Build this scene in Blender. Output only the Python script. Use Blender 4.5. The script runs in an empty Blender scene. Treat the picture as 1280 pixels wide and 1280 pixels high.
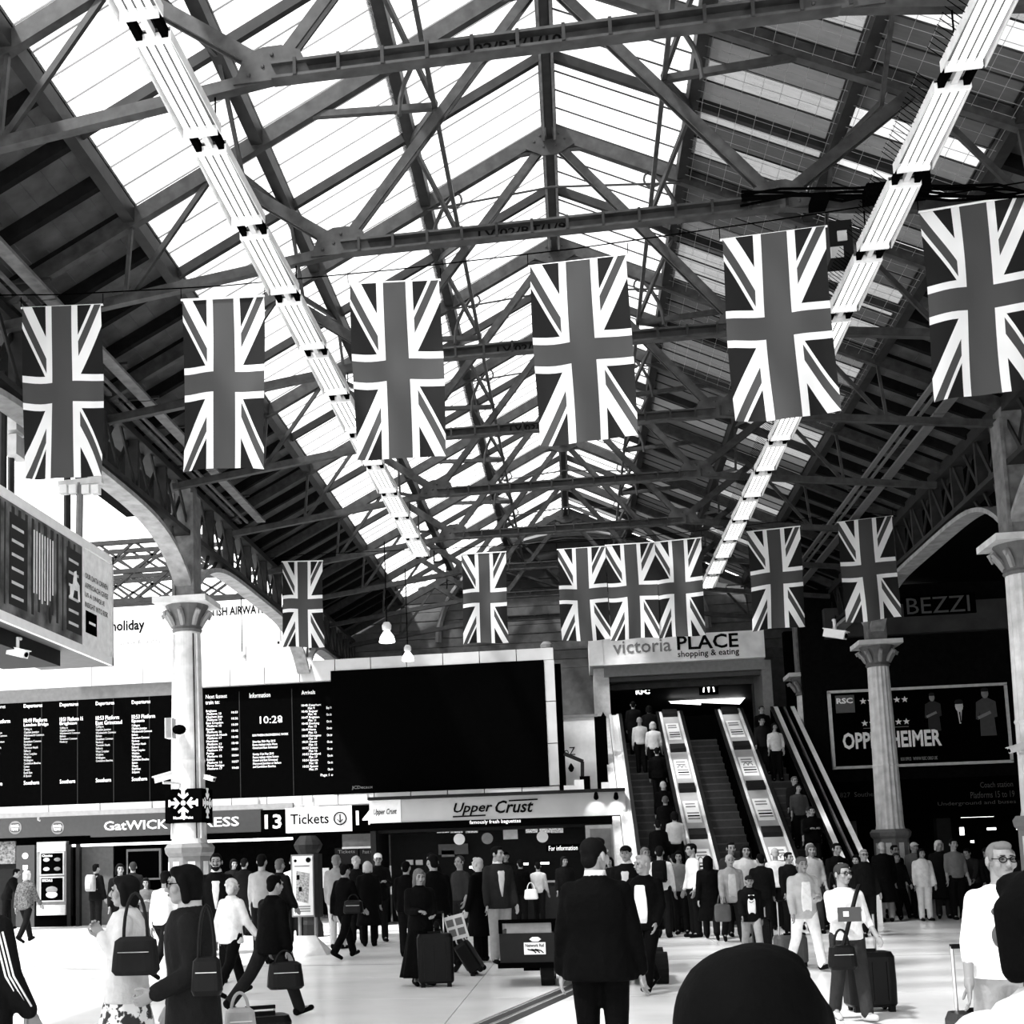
import bpy, math, random
import numpy as np
from mathutils import Vector, Matrix
R = math.radians
random.seed(7)
sc = bpy.context.scene
C = sc.collection
# ------------------------------------------------------------------ camera
FPX, PX, PY, YAW, PITCH, ROLL, CAMH = 1570., 477., 891., -.1526, .1194, .0293, 1.7
cy, sy, cp, sp, cr, sr = math.cos(YAW), math.sin(YAW), math.cos(PITCH), math.sin(PITCH), math.cos(ROLL), math.sin(ROLL)
FW = Vector((sy*cp, cy*cp, sp)); RT0 = Vector((cy, -sy, 0)); DN0 = FW.cross(RT0)
RT = cr*RT0 + sr*DN0; DN = -sr*RT0 + cr*DN0
cam = bpy.data.cameras.new('camera'); camo = bpy.data.objects.new('camera', cam); C.objects.link(camo)
cam.sensor_width = 36; cam.lens = FPX*36/1280
cam.shift_x = (640-PX)/1280; cam.shift_y = (PY-640)/1280
cam.clip_start = .05; cam.clip_end = 500
mw = Matrix.Identity(4)
for i, a in enumerate((RT, -DN, -FW)):
    for j in range(3): mw[j][i] = a[j]
mw.translation = (0, 0, CAMH)
camo.matrix_world = mw
sc.camera = camo
# ------------------------------------------------------------------ sky, sun, exposure
world = bpy.data.worlds.new('overcast_sky'); sc.world = world; world.use_nodes = True
bg = world.node_tree.nodes['Background']
bg.inputs[0].default_value = (1, 1, 1, 1); bg.inputs[1].default_value = 3.2
sun = bpy.data.lights.new('sun', 'SUN'); sun.energy = 10.0; sun.angle = R(4)
suno = bpy.data.objects.new('sun', sun); C.objects.link(suno)
suno.rotation_euler = Vector((.45, .5, -1)).to_track_quat('-Z', 'Y').to_euler()
sc.view_settings.view_transform = 'Standard'; sc.view_settings.look = 'None'
sc.view_settings.gamma = 1; sc.view_settings.use_curve_mapping = False
sc.view_settings.exposure = 0.0
# ------------------------------------------------------------------ measuring the place
def ray(x, y): return RT*((x-PX)/FPX) + DN*((y-PY)/FPX) + FW
def at(x, y, Y=None, Z=None, X=None):
    """the point of the plane Y=, Z= or X= of the hall seen at pixel x, y of the photograph"""
    r = ray(x, y)
    t = Y/r.y if Y is not None else (Z-CAMH)/r.z if Z is not None else X/r.x
    return Vector((t*r.x, t*r.y, CAMH+t*r.z))
def proj(p):
    d = Vector(p) - Vector((0, 0, CAMH)); w = d.dot(FW)
    return PX+FPX*d.dot(RT)/w, PY+FPX*d.dot(DN)/w
# ------------------------------------------------------------------ materials
MATS = {}
def mat(name, v, rough=.6, metal=0., noise=.12, scale=8., emit=0., bump=0., spec=.3):
    if name in MATS: return MATS[name]
    m = bpy.data.materials.new(name); m.use_nodes = True; nt = m.node_tree; b = nt.nodes['Principled BSDF']
    b.inputs['Roughness'].default_value = rough; b.inputs['Metallic'].default_value = metal
    b.inputs['Specular IOR Level'].default_value = spec
    tc = nt.nodes.new('ShaderNodeTexCoord'); nz = nt.nodes.new('ShaderNodeTexNoise')
    nz.inputs['Scale'].default_value = scale; nz.inputs['Detail'].default_value = 5
    nt.links.new(tc.outputs['Object'], nz.inputs['Vector'])
    rp = nt.nodes.new('ShaderNodeValToRGB')
    a, c = v*(1-noise), min(1, v*(1+noise))
    rp.color_ramp.elements[0].position = .3; rp.color_ramp.elements[1].position = .7
    rp.color_ramp.elements[0].color = (a, a, a, 1); rp.color_ramp.elements[1].color = (c, c, c, 1)
    nt.links.new(nz.outputs['Fac'], rp.inputs['Fac']); nt.links.new(rp.outputs['Color'], b.inputs['Base Color'])
    if emit:
        nt.links.new(rp.outputs['Color'], b.inputs['Emission Color']); b.inputs['Emission Strength'].default_value = emit
    if bump:
        bp = nt.nodes.new('ShaderNodeBump'); bp.inputs['Strength'].default_value = bump; bp.inputs['Distance'].default_value = .02
        nt.links.new(nz.outputs['Fac'], bp.inputs['Height']); nt.links.new(bp.outputs['Normal'], b.inputs['Normal'])
    MATS[name] = m
    return m
class E:
    """shader maths written as expressions"""
    def __init__(s, nt, sock): s.nt, s.s = nt, sock
    def op(s, kind, *o):
        n = s.nt.nodes.new('ShaderNodeMath'); n.operation = kind
        for i, q in enumerate((s,)+o):
            if isinstance(q, E): s.nt.links.new(q.s, n.inputs[i])
            else: n.inputs[i].default_value = q
        return E(s.nt, n.outputs[0])
    def __add__(s, o): return s.op('ADD', o)
    def __sub__(s, o): return s.op('SUBTRACT', o)
    def __mul__(s, o): return s.op('MULTIPLY', o)
    def lt(s, o): return s.op('LESS_THAN', o)
    def gt(s, o): return s.op('GREATER_THAN', o)
    def abs(s): return s.op('ABSOLUTE')
    def sign(s): return s.op('SIGN')
    def max(s, o): return s.op('MAXIMUM', o)
def cloth_flag_material():
    m = bpy.data.materials.new('flag_cloth'); m.use_nodes = True; nt = m.node_tree; b = nt.nodes['Principled BSDF']
    uv = nt.nodes.new('ShaderNodeUVMap'); sx = nt.nodes.new('ShaderNodeSeparateXYZ'); nt.links.new(uv.outputs[0], sx.inputs[0])
    x = (E(nt, sx.outputs[0])-.5)*30; y = (E(nt, sx.outputs[1])-.5)*60
    d1 = (x*2+y)*.4472; d2 = (x*-2+y)*.4472; sg = y.sign()
    ws = d1.abs().lt(3.3).max(d2.abs().lt(3.3))
    a = d1*sg; c = d2*sg
    rs = (a.gt(-2.3)*a.lt(0)).max(c.gt(0)*c.lt(2.3))
    wc = x.abs().lt(6.1).max(y.abs().lt(6.0)); rc = x.abs().lt(3.8).max(y.abs().lt(3.6))
    def mix(f, A, B):   # f*B+(1-f)*A
        return A + f*(B-A) if isinstance(A, E) else (B-A if isinstance(B, E) else f*(B-A)+A)
    v = ws*.84 + .012                       # blue field / white saltire
    v = v + rs*(v*-1.+.066)
    v = v + wc*(v*-1.+.852)
    v = v + rc*(v*-1.+.066)
    nz = nt.nodes.new('ShaderNodeTexNoise'); nz.inputs['Scale'].default_value = 3.; nt.links.new(uv.outputs[0], nz.inputs['Vector'])
    v = v*(E(nt, nz.outputs['Fac'])*.3+.85)
    cm = nt.nodes.new('ShaderNodeCombineColor')
    for i in range(3): nt.links.new(v.s, cm.inputs[i])
    nt.links.new(cm.outputs[0], b.inputs['Base Color']); b.inputs['Roughness'].default_value = .7
    b.inputs['Specular IOR Level'].default_value = .15
    tr = nt.nodes.new('ShaderNodeBsdfTranslucent'); nt.links.new(cm.outputs[0], tr.inputs[0])
    mx = nt.nodes.new('ShaderNodeMixShader'); mx.inputs[0].default_value = .25
    nt.links.new(b.outputs[0], mx.inputs[1]); nt.links.new(tr.outputs[0], mx.inputs[2])
    nt.links.new(mx.outputs[0], nt.nodes['Material Output'].inputs[0])
    return m
def pane_material(name, clear, diff, col):
    """old wired roof glass: part clear, part milky with dirt streaks"""
    m = bpy.data.materials.new(name); m.use_nodes = True; nt = m.node_tree
    for n in list(nt.nodes):
        if n.type != 'OUTPUT_MATERIAL': nt.nodes.remove(n)
    out = nt.nodes['Material Output']
    tp = nt.nodes.new('ShaderNodeBsdfTransparent'); tp.inputs[0].default_value = (clear,)*3+(1,)
    tl = nt.nodes.new('ShaderNodeBsdfTranslucent'); df = nt.nodes.new('ShaderNodeBsdfDiffuse')
    tc = nt.nodes.new('ShaderNodeTexCoord'); mp = nt.nodes.new('ShaderNodeMapping'); mp.inputs['Scale'].default_value = (1.5, 9, 1.5)
    nz = nt.nodes.new('ShaderNodeTexNoise'); nz.inputs['Scale'].default_value = 1.6; nz.inputs['Detail'].default_value = 6
    nt.links.new(tc.outputs['Object'], mp.inputs[0]); nt.links.new(mp.outputs[0], nz.inputs['Vector'])
    rp = nt.nodes.new('ShaderNodeValToRGB')
    rp.color_ramp.elements[0].position = .25; rp.color_ramp.elements[0].color = (col*.45,)*3+(1,)
    rp.color_ramp.elements[1].position = .75; rp.color_ramp.elements[1].color = (col,)*3+(1,)
    nt.links.new(nz.outputs['Fac'], rp.inputs[0]); nt.links.new(rp.outputs[0], tl.inputs[0]); df.inputs[0].default_value = (.2,)*3+(1,)
    m1 = nt.nodes.new('ShaderNodeMixShader'); m1.inputs[0].default_value = .3
    nt.links.new(tl.outputs[0], m1.inputs[1]); nt.links.new(df.outputs[0], m1.inputs[2])
    m2 = nt.nodes.new('ShaderNodeMixShader'); m2.inputs[0].default_value = diff
    nt.links.new(tp.outputs[0], m2.inputs[1]); nt.links.new(m1.outputs[0], m2.inputs[2]); nt.links.new(m2.outputs[0], out.inputs[0])
    return m
BLACK = mat('black_paint', .0012, .7, spec=.0); DARK = mat('dark_paint', .011, .6, spec=.08); IRON = mat('iron_paint', .013, .6, noise=.5, scale=5, spec=.25)
IRONL = mat('pale_iron_paint', .13, .6, noise=.35, scale=6); WHITE = mat('white_paint', .82, .5, noise=.05); PALE = mat('pale_paint', .55, .55, noise=.12)
GREY = mat('grey_paint', .2, .6); MID = mat('mid_grey_paint', .09, .6); STONE = mat('column_stone', .5, .65, noise=.2, scale=4)
STEEL = mat('brushed_steel', .55, .3, .85, noise=.1); RUB = mat('rubber', .004, .6, spec=.06); TEXTW = mat('white_lettering', .9, .5, noise=0.02)
TEXTL = mat('lit_white_lettering', .9, .5, noise=.02, emit=.55); TEXTD = mat('dark_lettering', .004, .6, noise=0.02, spec=.03); LEDT = mat('board_lettering', .8, .5, noise=.02, emit=.7)
TUBE = mat('lit_tube', 1., .4, noise=0., emit=1.2); LAMPM = mat('lit_lamp', 1., .4, noise=0., emit=3.5); TIMBER = mat('roof_boards', .045, .7, noise=.45, scale=3)
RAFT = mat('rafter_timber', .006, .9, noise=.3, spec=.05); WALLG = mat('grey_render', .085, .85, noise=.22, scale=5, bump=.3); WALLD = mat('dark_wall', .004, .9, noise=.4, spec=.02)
PANEL = mat('pale_panel', .5, .5, noise=.08, scale=2); FASC = mat('fascia_grey', .045, .5, noise=.08); POSTW = mat('poster_white', .8, .5, noise=.05)
# ------------------------------------------------------------------ mesh helpers
WL = {}
class MB:
    def __init__(s): s.v, s.f, s.m = [], [], []
    def add(s, v, f, m=0):
        o = len(s.v); s.v += [tuple(p) for p in v]; s.f += [tuple(o+i for i in q) for q in f]; s.m += [m]*len(f); return s
    def box(s, x0, x1, y0, y1, z0, z1, m=0):
        v = [(x, y, z) for z in (z0, z1) for y in (y0, y1) for x in (x0, x1)]
        return s.add(v, [(0, 2, 3, 1), (4, 5, 7, 6), (0, 1, 5, 4), (2, 6, 7, 3), (0, 4, 6, 2), (1, 3, 7, 5)], m)
    def bar(s, p, q, w, h, up=(0, 0, 1), m=0):
        p, q = Vector(p), Vector(q); d = (q-p).normalized(); up = Vector(up)
        if abs(d.dot(up)) > .98: up = Vector((0, 1, 0))
        r = d.cross(up).normalized()*w/2; u = r.cross(d).normalized()*h/2
        v = [p-r-u, p+r-u, p-r+u, p+r+u, q-r-u, q+r-u, q-r+u, q+r+u]
        return s.add(v, [(0, 2, 3, 1), (4, 5, 7, 6), (0, 1, 5, 4), (2, 6, 7, 3), (0, 4, 6, 2), (1, 3, 7, 5)], m)
    def tube(s, pts, r, n=8, m=0):
        pts = [Vector(p) for p in pts]; k = len(pts); rs = r if isinstance(r, (list, tuple)) else [r]*k
        o = []; prev = None
        for i, p in enumerate(pts):
            d = (pts[min(i+1, k-1)]-pts[max(i-1, 0)]).normalized()
            a = Vector((0, 0, 1)) if abs(d.z) < .9 else Vector((1, 0, 0))
            x = d.cross(a).normalized() if prev is None else (prev-d*prev.dot(d)).normalized()
            prev = x; y = d.cross(x)
            o += [p+(x*math.cos(t*2*math.pi/n)+y*math.sin(t*2*math.pi/n))*rs[i] for t in range(n)]
        f = [(i*n+j, i*n+(j+1) % n, (i+1)*n+(j+1) % n, (i+1)*n+j) for i in range(k-1) for j in range(n)]
        f += [tuple(range(n))[::-1], tuple((k-1)*n+j for j in range(n))]
        return s.add(o, f, m)
    def loft(s, secs, n=16, m=0, e=2.0):
        """stack of (centre, rx, ry) ellipses, closed top and bottom"""
        o = []
        for c, rx, ry in secs:
            for j in range(n):
                t = j*2*math.pi/n; a, b = math.cos(t), math.sin(t)
                o.append((c[0]+rx*math.copysign(abs(a)**(2/e), a), c[1]+ry*math.copysign(abs(b)**(2/e), b), c[2]))
        k = len(secs)
        f = [(i*n+j, i*n+(j+1) % n, (i+1)*n+(j+1) % n, (i+1)*n+j) for i in range(k-1) for j in range(n)]
        f += [tuple(range(n))[::-1], tuple((k-1)*n+j for j in range(n))]
        return s.add(o, f, m)
    def lathe(s, prof, c, n=20, m=0): return s.loft([((c[0], c[1], c[2]+z), r, r) for r, z in prof], n, m)
    def ell(s, c, r, n=12, k=7, m=0):
        secs = [((c[0], c[1], c[2]-r[2]*math.cos(math.pi*(i+.15)/(k-.7))), r[0]*max(.02, math.sin(math.pi*(i+.15)/(k-.7))), r[1]*max(.02, math.sin(math.pi*(i+.15)/(k-.7)))) for i in range(k)]
        return s.loft(secs, n, m)
    def cap(s, p, q, r0, r1, n=10, m=0):
        p, q = Vector(p), Vector(q); d = q-p; L = d.length or 1e-6; d = d/L
        pts, rs = [], []
        for t in (80, 50, 20): pts.append(p-d*r0*math.sin(R(t))); rs.append(r0*math.cos(R(t)))
        for t in (0, .5, 1): pts.append(p+d*L*t); rs.append(r0+(r1-r0)*t)
        for t in (20, 50, 80): pts.append(q+d*r1*math.sin(R(t))); rs.append(r1*math.cos(R(t)))
        return s.tube(pts, rs, n, m)
    def poly(s, pts, nrm, th, m=0):
        """planar outline given as 3-D points, made th thick against nrm"""
        n = len(pts); nv = Vector(nrm).normalized()*th
        v = [Vector(p) for p in pts]; v += [p-nv for p in v]
        f = [tuple(range(n)), tuple(range(2*n-1, n-1, -1))]+[(i, n+i, n+(i+1) % n, (i+1) % n) for i in range(n)]
        return s.add(v, f, m)
    def text(s, string, BL, right, up, w, h, th=.012, bold=0, shear=0, m=0, keep=None, align='LEFT'):
        """lettering fitted into w x h with its lower left corner at BL; keep='h' keeps the letters' proportions"""
        v, f = glyphs(string, bold, shear, align)
        (x0, y0), (x1, y1) = v.min(0), v.max(0)
        sx = w/(x1-x0); sz = h/(y1-y0)
        if keep == 'h': sx = sz
        if keep == 'w': sz = sx
        BL, right, up = Vector(BL), Vector(right), Vector(up); nrm = right.cross(up)
        a = [BL+right*((p[0]-x0)*sx)+up*((p[1]-y0)*sz)+nrm*th for p in v]
        return s.add(a, f, m)
    def build(s, name, ms, parent=None, smooth=False, origin=None, uv=None):
        me = bpy.data.meshes.new(name)
        o = Vector(origin) if origin is not None else (WL[parent.name] if parent else Vector((0, 0, 0)))
        v = [(a-o.x, b-o.y, c-o.z) for a, b, c in s.v] if o.length_squared else s.v
        me.from_pydata(v, [], s.f)
        for q in (ms if isinstance(ms, (list, tuple)) else [ms]): me.materials.append(q)
        if any(s.m): me.polygons.foreach_set('material_index', s.m)
        if smooth: me.polygons.foreach_set('use_smooth', [True]*len(me.polygons))
        if uv:
            l = me.uv_layers.new(name='UVMap')
            for lp in me.loops: l.data[lp.index].uv = uv[lp.vertex_index]
        ob = bpy.data.objects.new(name, me); C.objects.link(ob)
        if parent: ob.parent = parent
        elif origin is not None: ob.location = o
        WL[ob.name] = Vector(o)
        return ob
GL = {}
def glyphs(string, bold=0, shear=0, align='LEFT'):
    k = (string, bold, shear, align)
    if k not in GL:
        cu = bpy.data.curves.new('lettering', 'FONT'); cu.body = string; cu.offset = bold; cu.shear = shear; cu.resolution_u = 2; cu.align_x = align
        ob = bpy.data.objects.new('lettering', cu); me = ob.to_mesh()
        v = np.array([q.co[:2] for q in me.vertices]); f = [tuple(p.vertices) for p in me.polygons]
        ob.to_mesh_clear(); bpy.data.objects.remove(ob); bpy.data.curves.remove(cu)
        GL[k] = (v, f)
    return GL[k]
def thing(name, label, cat, loc=(0, 0, 0), group=None):
    o = bpy.data.objects.new(name, None); C.objects.link(o); o.location = loc; o.empty_display_size = .2
    o['label'] = label; o['category'] = cat
    if group: o['group'] = group
    WL[o.name] = Vector(loc); return o
def tag(o, label, cat, group=None):
    o['label'] = label; o['category'] = cat
    if group: o['group'] = group
    return o
def structure(name, loc=(0, 0, 0), label=None):
    o = bpy.data.objects.new(name, None); C.objects.link(o); o.location = loc; o['kind'] = 'structure'; WL[o.name] = Vector(loc)
    if label: o['label'] = label
    return o
def sbuild(mb, name, m, label=None):
    o = mb.build(name, m); o['kind'] = 'structure'
    if label: o['label'] = label
    return o
def copy_tree(o, parent=None):
    c = o.copy(); C.objects.link(c); c.parent = parent
    for ch in o.children: copy_tree(ch, c)
    return c
def inst(ob, name, loc, parent, material=None):
    """one more alike piece sharing the mesh of ob"""
    c = bpy.data.objects.new(name, ob.data if hasattr(ob, 'data') else ob); C.objects.link(c); c.location = Vector(loc)-WL[parent.name]; c.parent = parent
    if material:
        c.material_slots[0].link = 'OBJECT'; c.material_slots[0].material = material
    return c
ORD = ['nearest', 'second nearest', 'third nearest', 'fourth nearest', 'fifth nearest', 'sixth nearest', 'seventh nearest', 'eighth nearest', 'ninth nearest', 'tenth nearest', 'eleventh nearest', 'twelfth nearest', 'thirteenth nearest', 'fourteenth nearest', 'fifteenth nearest', 'sixteenth nearest']
XR, UP = Vector((1, 0, 0)), Vector((0, 0, 1))
def rect(x0, y0, x1, y1, Y):
    """world X/Z extent of the pixel rectangle on the plane Y"""
    a = at(x0, (y0+y1)/2, Y); b = at(x1, (y0+y1)/2, Y); t = at((x0+x1)/2, y0, Y); u = at((x0+x1)/2, y1, Y)
    return a.x, b.x, u.z, t.z
def ptext(mb, s, x0, y0, x1, y1, Y, th=.012, **k):
    a, b, z0, z1 = rect(x0, y0, x1, y1, Y)
    return mb.text(s, (a, Y, z0), XR, UP, b-a, z1-z0, th, **k)
# ================================================================== ROOM SHELL
RZ, TZ, SL = 13.70, 9.92, .50          # ridge height, tie height, roof slope
XC = .05                               # ridge line
EAVE = 7.9
TY = [12.0+3.84*k for k in range(9)]
def rz(u): return RZ-SL*u
# floor
fm = mat('terrazzo', .82, .22, noise=.10, scale=.8, spec=.5)
nt = fm.node_tree; b = nt.nodes['Principled BSDF']
tc = nt.nodes.new('ShaderNodeTexCoord'); n2 = nt.nodes.new('ShaderNodeTexNoise'); n2.inputs['Scale'].default_value = 60; n2.inputs['Detail'].default_value = 3
nt.links.new(tc.outputs['Object'], n2.inputs[0]); bw = nt.nodes.new('ShaderNodeBump'); bw.inputs['Strength'].default_value = .04
nt.links.new(n2.outputs[0], bw.inputs['Height']); nt.links.new(bw.outputs[0], b.inputs['Normal'])
fl = structure('floor', label='pale polished terrazzo concourse floor')
BAND = mat('grey_terrazzo_band', .30, .3, noise=.2, scale=2)
# floor slabs divided by joints; grey transverse bands
ys = [-8, 2, 6, 10, 13, 16, 19, 22, 25, 28, 31, 34.5, 46]
xs = [-26, -19, -14, -9.5, -5.5, -1.5, 2.5, 6.5, 10.5, 15, 20]
for i in range(len(ys)-1):
    for j in range(len(xs)-1):
        MB().box(xs[j]+.006, xs[j+1]-.006, ys[i]+.006, ys[i+1]-.006, -.2, 0).build('floor_slab', fm, fl)
MB().box(-26, 20, -8, 46, -.5, -.2).build('slab_bed', BLACK, fl)
MB().box(-26, 20, -8, 46, -.2, -.012).build('joint_filler', GREY, fl)
for p0, p1, w in (((40, 1208), (128, 1213), .35), ((44, 1186), (150, 1188), .25), ((-20, 1222), (120, 1224), .3)):
    a = at(*p0, Z=0); q = at(*p1, Z=0)
    MB().bar((a.x, a.y, .001), (q.x, q.y, .001), w, .004).build('inlay_band', BAND, fl)
for k, (a, q) in enumerate((((570, 1296), (742, 1222)), ((583, 1300), (752, 1225)))):
    a = at(*a, Z=0); q = at(*q, Z=0)
    MB().bar((a.x, a.y, .003), (q.x, q.y, .003), .13, .008).build('drain_channel', mat('drain_iron', .025, .5), fl)
    MB().bar((a.x-.11, a.y, .003), (q.x-.11, q.y, .003), .03, .012).build('channel_edge', STEEL, fl)
for y0 in (21.4, 26.6):
    MB().box(-26, 20, y0, y0+.05, -.01, .003).build('inlay_strip', GREY, fl)
# ---- glazed roof slopes
PANES = [pane_material('clear_roof_glass', .92, .2, .8), pane_material('milky_roof_glass', .85, .4, .75)]
PG = [pane_material('grey_roof_glass_%d' % i, c, d, e) for i, (c, d, e) in enumerate(((.85, .45, .3), (.75, .62, .2), (.6, .75, .1), (.45, .84, .05)))]  # greyer and less clear step by step, picked by row and distance
us = [0.12, 2.08, 3.98, 5.82]
allY = [12.0+3.853*k for k in range(-6, 9)]
def slope_pt(side, u, y, dz=0): return Vector((XC+side*u, y, rz(u)+dz))
for side, nm in ((-1, 'ceiling_left'), (1, 'ceiling_right')):
    ce = structure(nm, label='glazed pitched roof slope of the station hall, %s of the ridge' % ('left' if side < 0 else 'right'))
    # panes, sharing one mesh per row
    pm = []
    for r in range(3):
        u0, u1 = us[r], us[r+1]
        a = slope_pt(side, u0, 0); c = slope_pt(side, u1, 0); L = 3.853/8-.010
        mb = MB(); t = .012
        v = [(p.x-a.x, y, p.z-a.z+dz) for dz in (0, t) for p, y in ((a, 0), (a, L), (c, L), (c, 0))]
        mb.add(v, [(0, 1, 2, 3), (7, 6, 5, 4), (0, 4, 5, 1), (1, 5, 6, 2), (2, 6, 7, 3), (3, 7, 4, 0)])
        me = bpy.data.meshes.new('pane'); me.from_pydata(mb.v, [], mb.f); me.materials.append(PANES[0]); pm.append(me)
    rest = MB(); rnd = random.Random(3 if side < 0 else 5)
    for k, y in enumerate(allY[:-1]):
        for r in range(3):
            for j in range(8):
                yy = y+j*3.853/8+.005
                if yy > 43.1: continue
                if side < 0:
                    m = PANES[0] if rnd.random() < .75 else PANES[1]
                elif r == 0:
                    m = PANES[0] if rnd.random() < .45 else PANES[1] if yy < 26 else PG[rnd.choice((0, 1, 2))]
                elif r == 1:
                    m = ((PG[1], PG[2])[j % 2] if rnd.random() < .75 else PG[rnd.choice((0, 3))]) if yy < 19.5 else rnd.choice((PG[1], PG[2], PG[3])) if yy < 24 else rnd.choice((PG[2], PG[3]))
                else:
                    m = ((PANES[1] if rnd.random() < .6 else PG[0]) if j % 2 else PG[1]) if yy < 14.5 else ((PG[0], PG[2])[j % 2] if rnd.random() < .7 else PG[3]) if yy < 20 else rnd.choice((PG[1], PG[2], PG[3])) if yy < 24 else rnd.choice((PG[1], PG[2], PG[3]))
                a = slope_pt(side, us[r], yy, .1)
                if y > 7.9:
                    inst(pm[r], 'pane', a, ce, m)
                else:
                    q = slope_pt(side, us[r+1], yy, .1); L = 3.853/8-.03
                    i0 = len(rest.v)
                    rest.add([a, a+Vector((0, L, 0)), q+Vector((0, L, 0)), q], [(0, 1, 2, 3)])
    o = rest.build('rear_glazing', PANES[1] if side < 0 else PG[0], ce); o['kind'] = 'stuff'
    if side > 0:      # bird netting hung under the greyer panes
        nb = MB()
        for r in (1, 2):
            for i in range(8):
                u = us[r]+(us[r+1]-us[r])*(i+.5)/8; nb.bar(slope_pt(side, u, 10, -.14), slope_pt(side, u, 27.4, -.14), .005, .005)
            for i in range(70): nb.bar(slope_pt(side, us[r], 10+i*.25, -.14), slope_pt(side, us[r+1], 10+i*.25, -.14), .005, .005)
        o = nb.build('bird_netting', GREY, ce); o['kind'] = 'stuff'
    # purlins: three glazed ones and the eaves one
    for u in us[1:]:
        p0, p1 = slope_pt(side, u, -11, -.05), slope_pt(side, u, 43.2, -.05)
        MB().bar(p0, p1, .16, .22).build('purlin', IRON, ce)
        p0, p1 = slope_pt(side, u+.06, -11, .16), slope_pt(side, u+.06, 43.2, .16)
        MB().bar(p0, p1, .26, .05).build('gutter_board', IRON, ce)
    # glazing bars: one part per row, every bar real
    for r in range(3):
        gb = MB()
        for y in allY[6:-1]:
            for j in range(8):
                gb.bar(slope_pt(side, us[r], y+j*3.853/8, .09), slope_pt(side, us[r+1], y+j*3.853/8, .09), .009 if side < 0 else .016, .02)
        o = gb.build('glazing_bars', GREY if side < 0 else IRON, ce); o['kind'] = 'stuff'  # left bars paled and thinned to stand for the sky's glare
    # common rafters half way between trusses and slender sub rafters
    for y in allY[4:-1]:
        MB().bar(slope_pt(side, .1, y+1.926, 0), slope_pt(side, 5.8, y+1.926, 0), .09, .14).build('common_rafter', IRON, ce)
    # boarded eaves strip: boards and close dark rafters
    for i in range(8):
        u0 = 5.9+i*.27
        a = slope_pt(side, u0, -11, .10); c = slope_pt(side, u0+.262, 43.2, .10)
        v = [(a.x, -11, a.z), (c.x, -11, c.z), (c.x, 43.2, c.z), (a.x, 43.2, a.z)]
        v += [(x, y, z+.03) for x, y, z in v]
        MB().add(v, [(0, 1, 2, 3), (7, 6, 5, 4), (0, 4, 5, 1), (1, 5, 6, 2), (2, 6, 7, 3), (3, 7, 4, 0)]).build('roof_board', TIMBER, ce)
    for y in allY[4:-1]:
        for j in range(4):
            MB().bar(slope_pt(side, 5.85, y+j*.963, 0), slope_pt(side, 8.0, y+j*.963, 0), .11, .2).build('eaves_rafter', RAFT, ce)
    MB().bar(slope_pt(side, 8.0, -11, -.1), slope_pt(side, 8.0, 43.2, -.1), .3, .3).build('eaves_plate', IRON, ce)
    # roof of the aisle beyond the arcade
    if side > 0:
        x0 = XC+8.15
        MB().add([(x0, -11, 9.75), (20, -11, 9.2), (20, 46, 9.2), (x0, 46, 9.75), (x0, -11, 10), (20, -11, 9.45), (20, 46, 9.45), (x0, 46, 10)],
                 [(0, 1, 2, 3), (7, 6, 5, 4), (0, 4, 5, 1), (1, 5, 6, 2), (2, 6, 7, 3), (3, 7, 4, 0)]).build('aisle_roof', WALLD, ce)
    else:
        MB().box(-9.6, XC-8.0, -11, 26, 9.5, 9.7).build('aisle_roof', WALLD, ce)
rd = structure('trim_1', label='riveted ridge beam along the top of the roof')
MB().box(XC-.05, XC+.05, -11, 43.2, RZ-.28, RZ+.12).build('ridge_beam', IRON, rd)
for dx in (-.09, .09): MB().box(XC+dx-.02, XC+dx+.02, -11, 43.2, RZ-.30, RZ-.2).build('ridge_angle', IRONL, rd)
MB().box(XC-.13, XC+.13, -11, 43.2, RZ+.14, RZ+.2).build('ridge_cap', IRON, rd)
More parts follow.
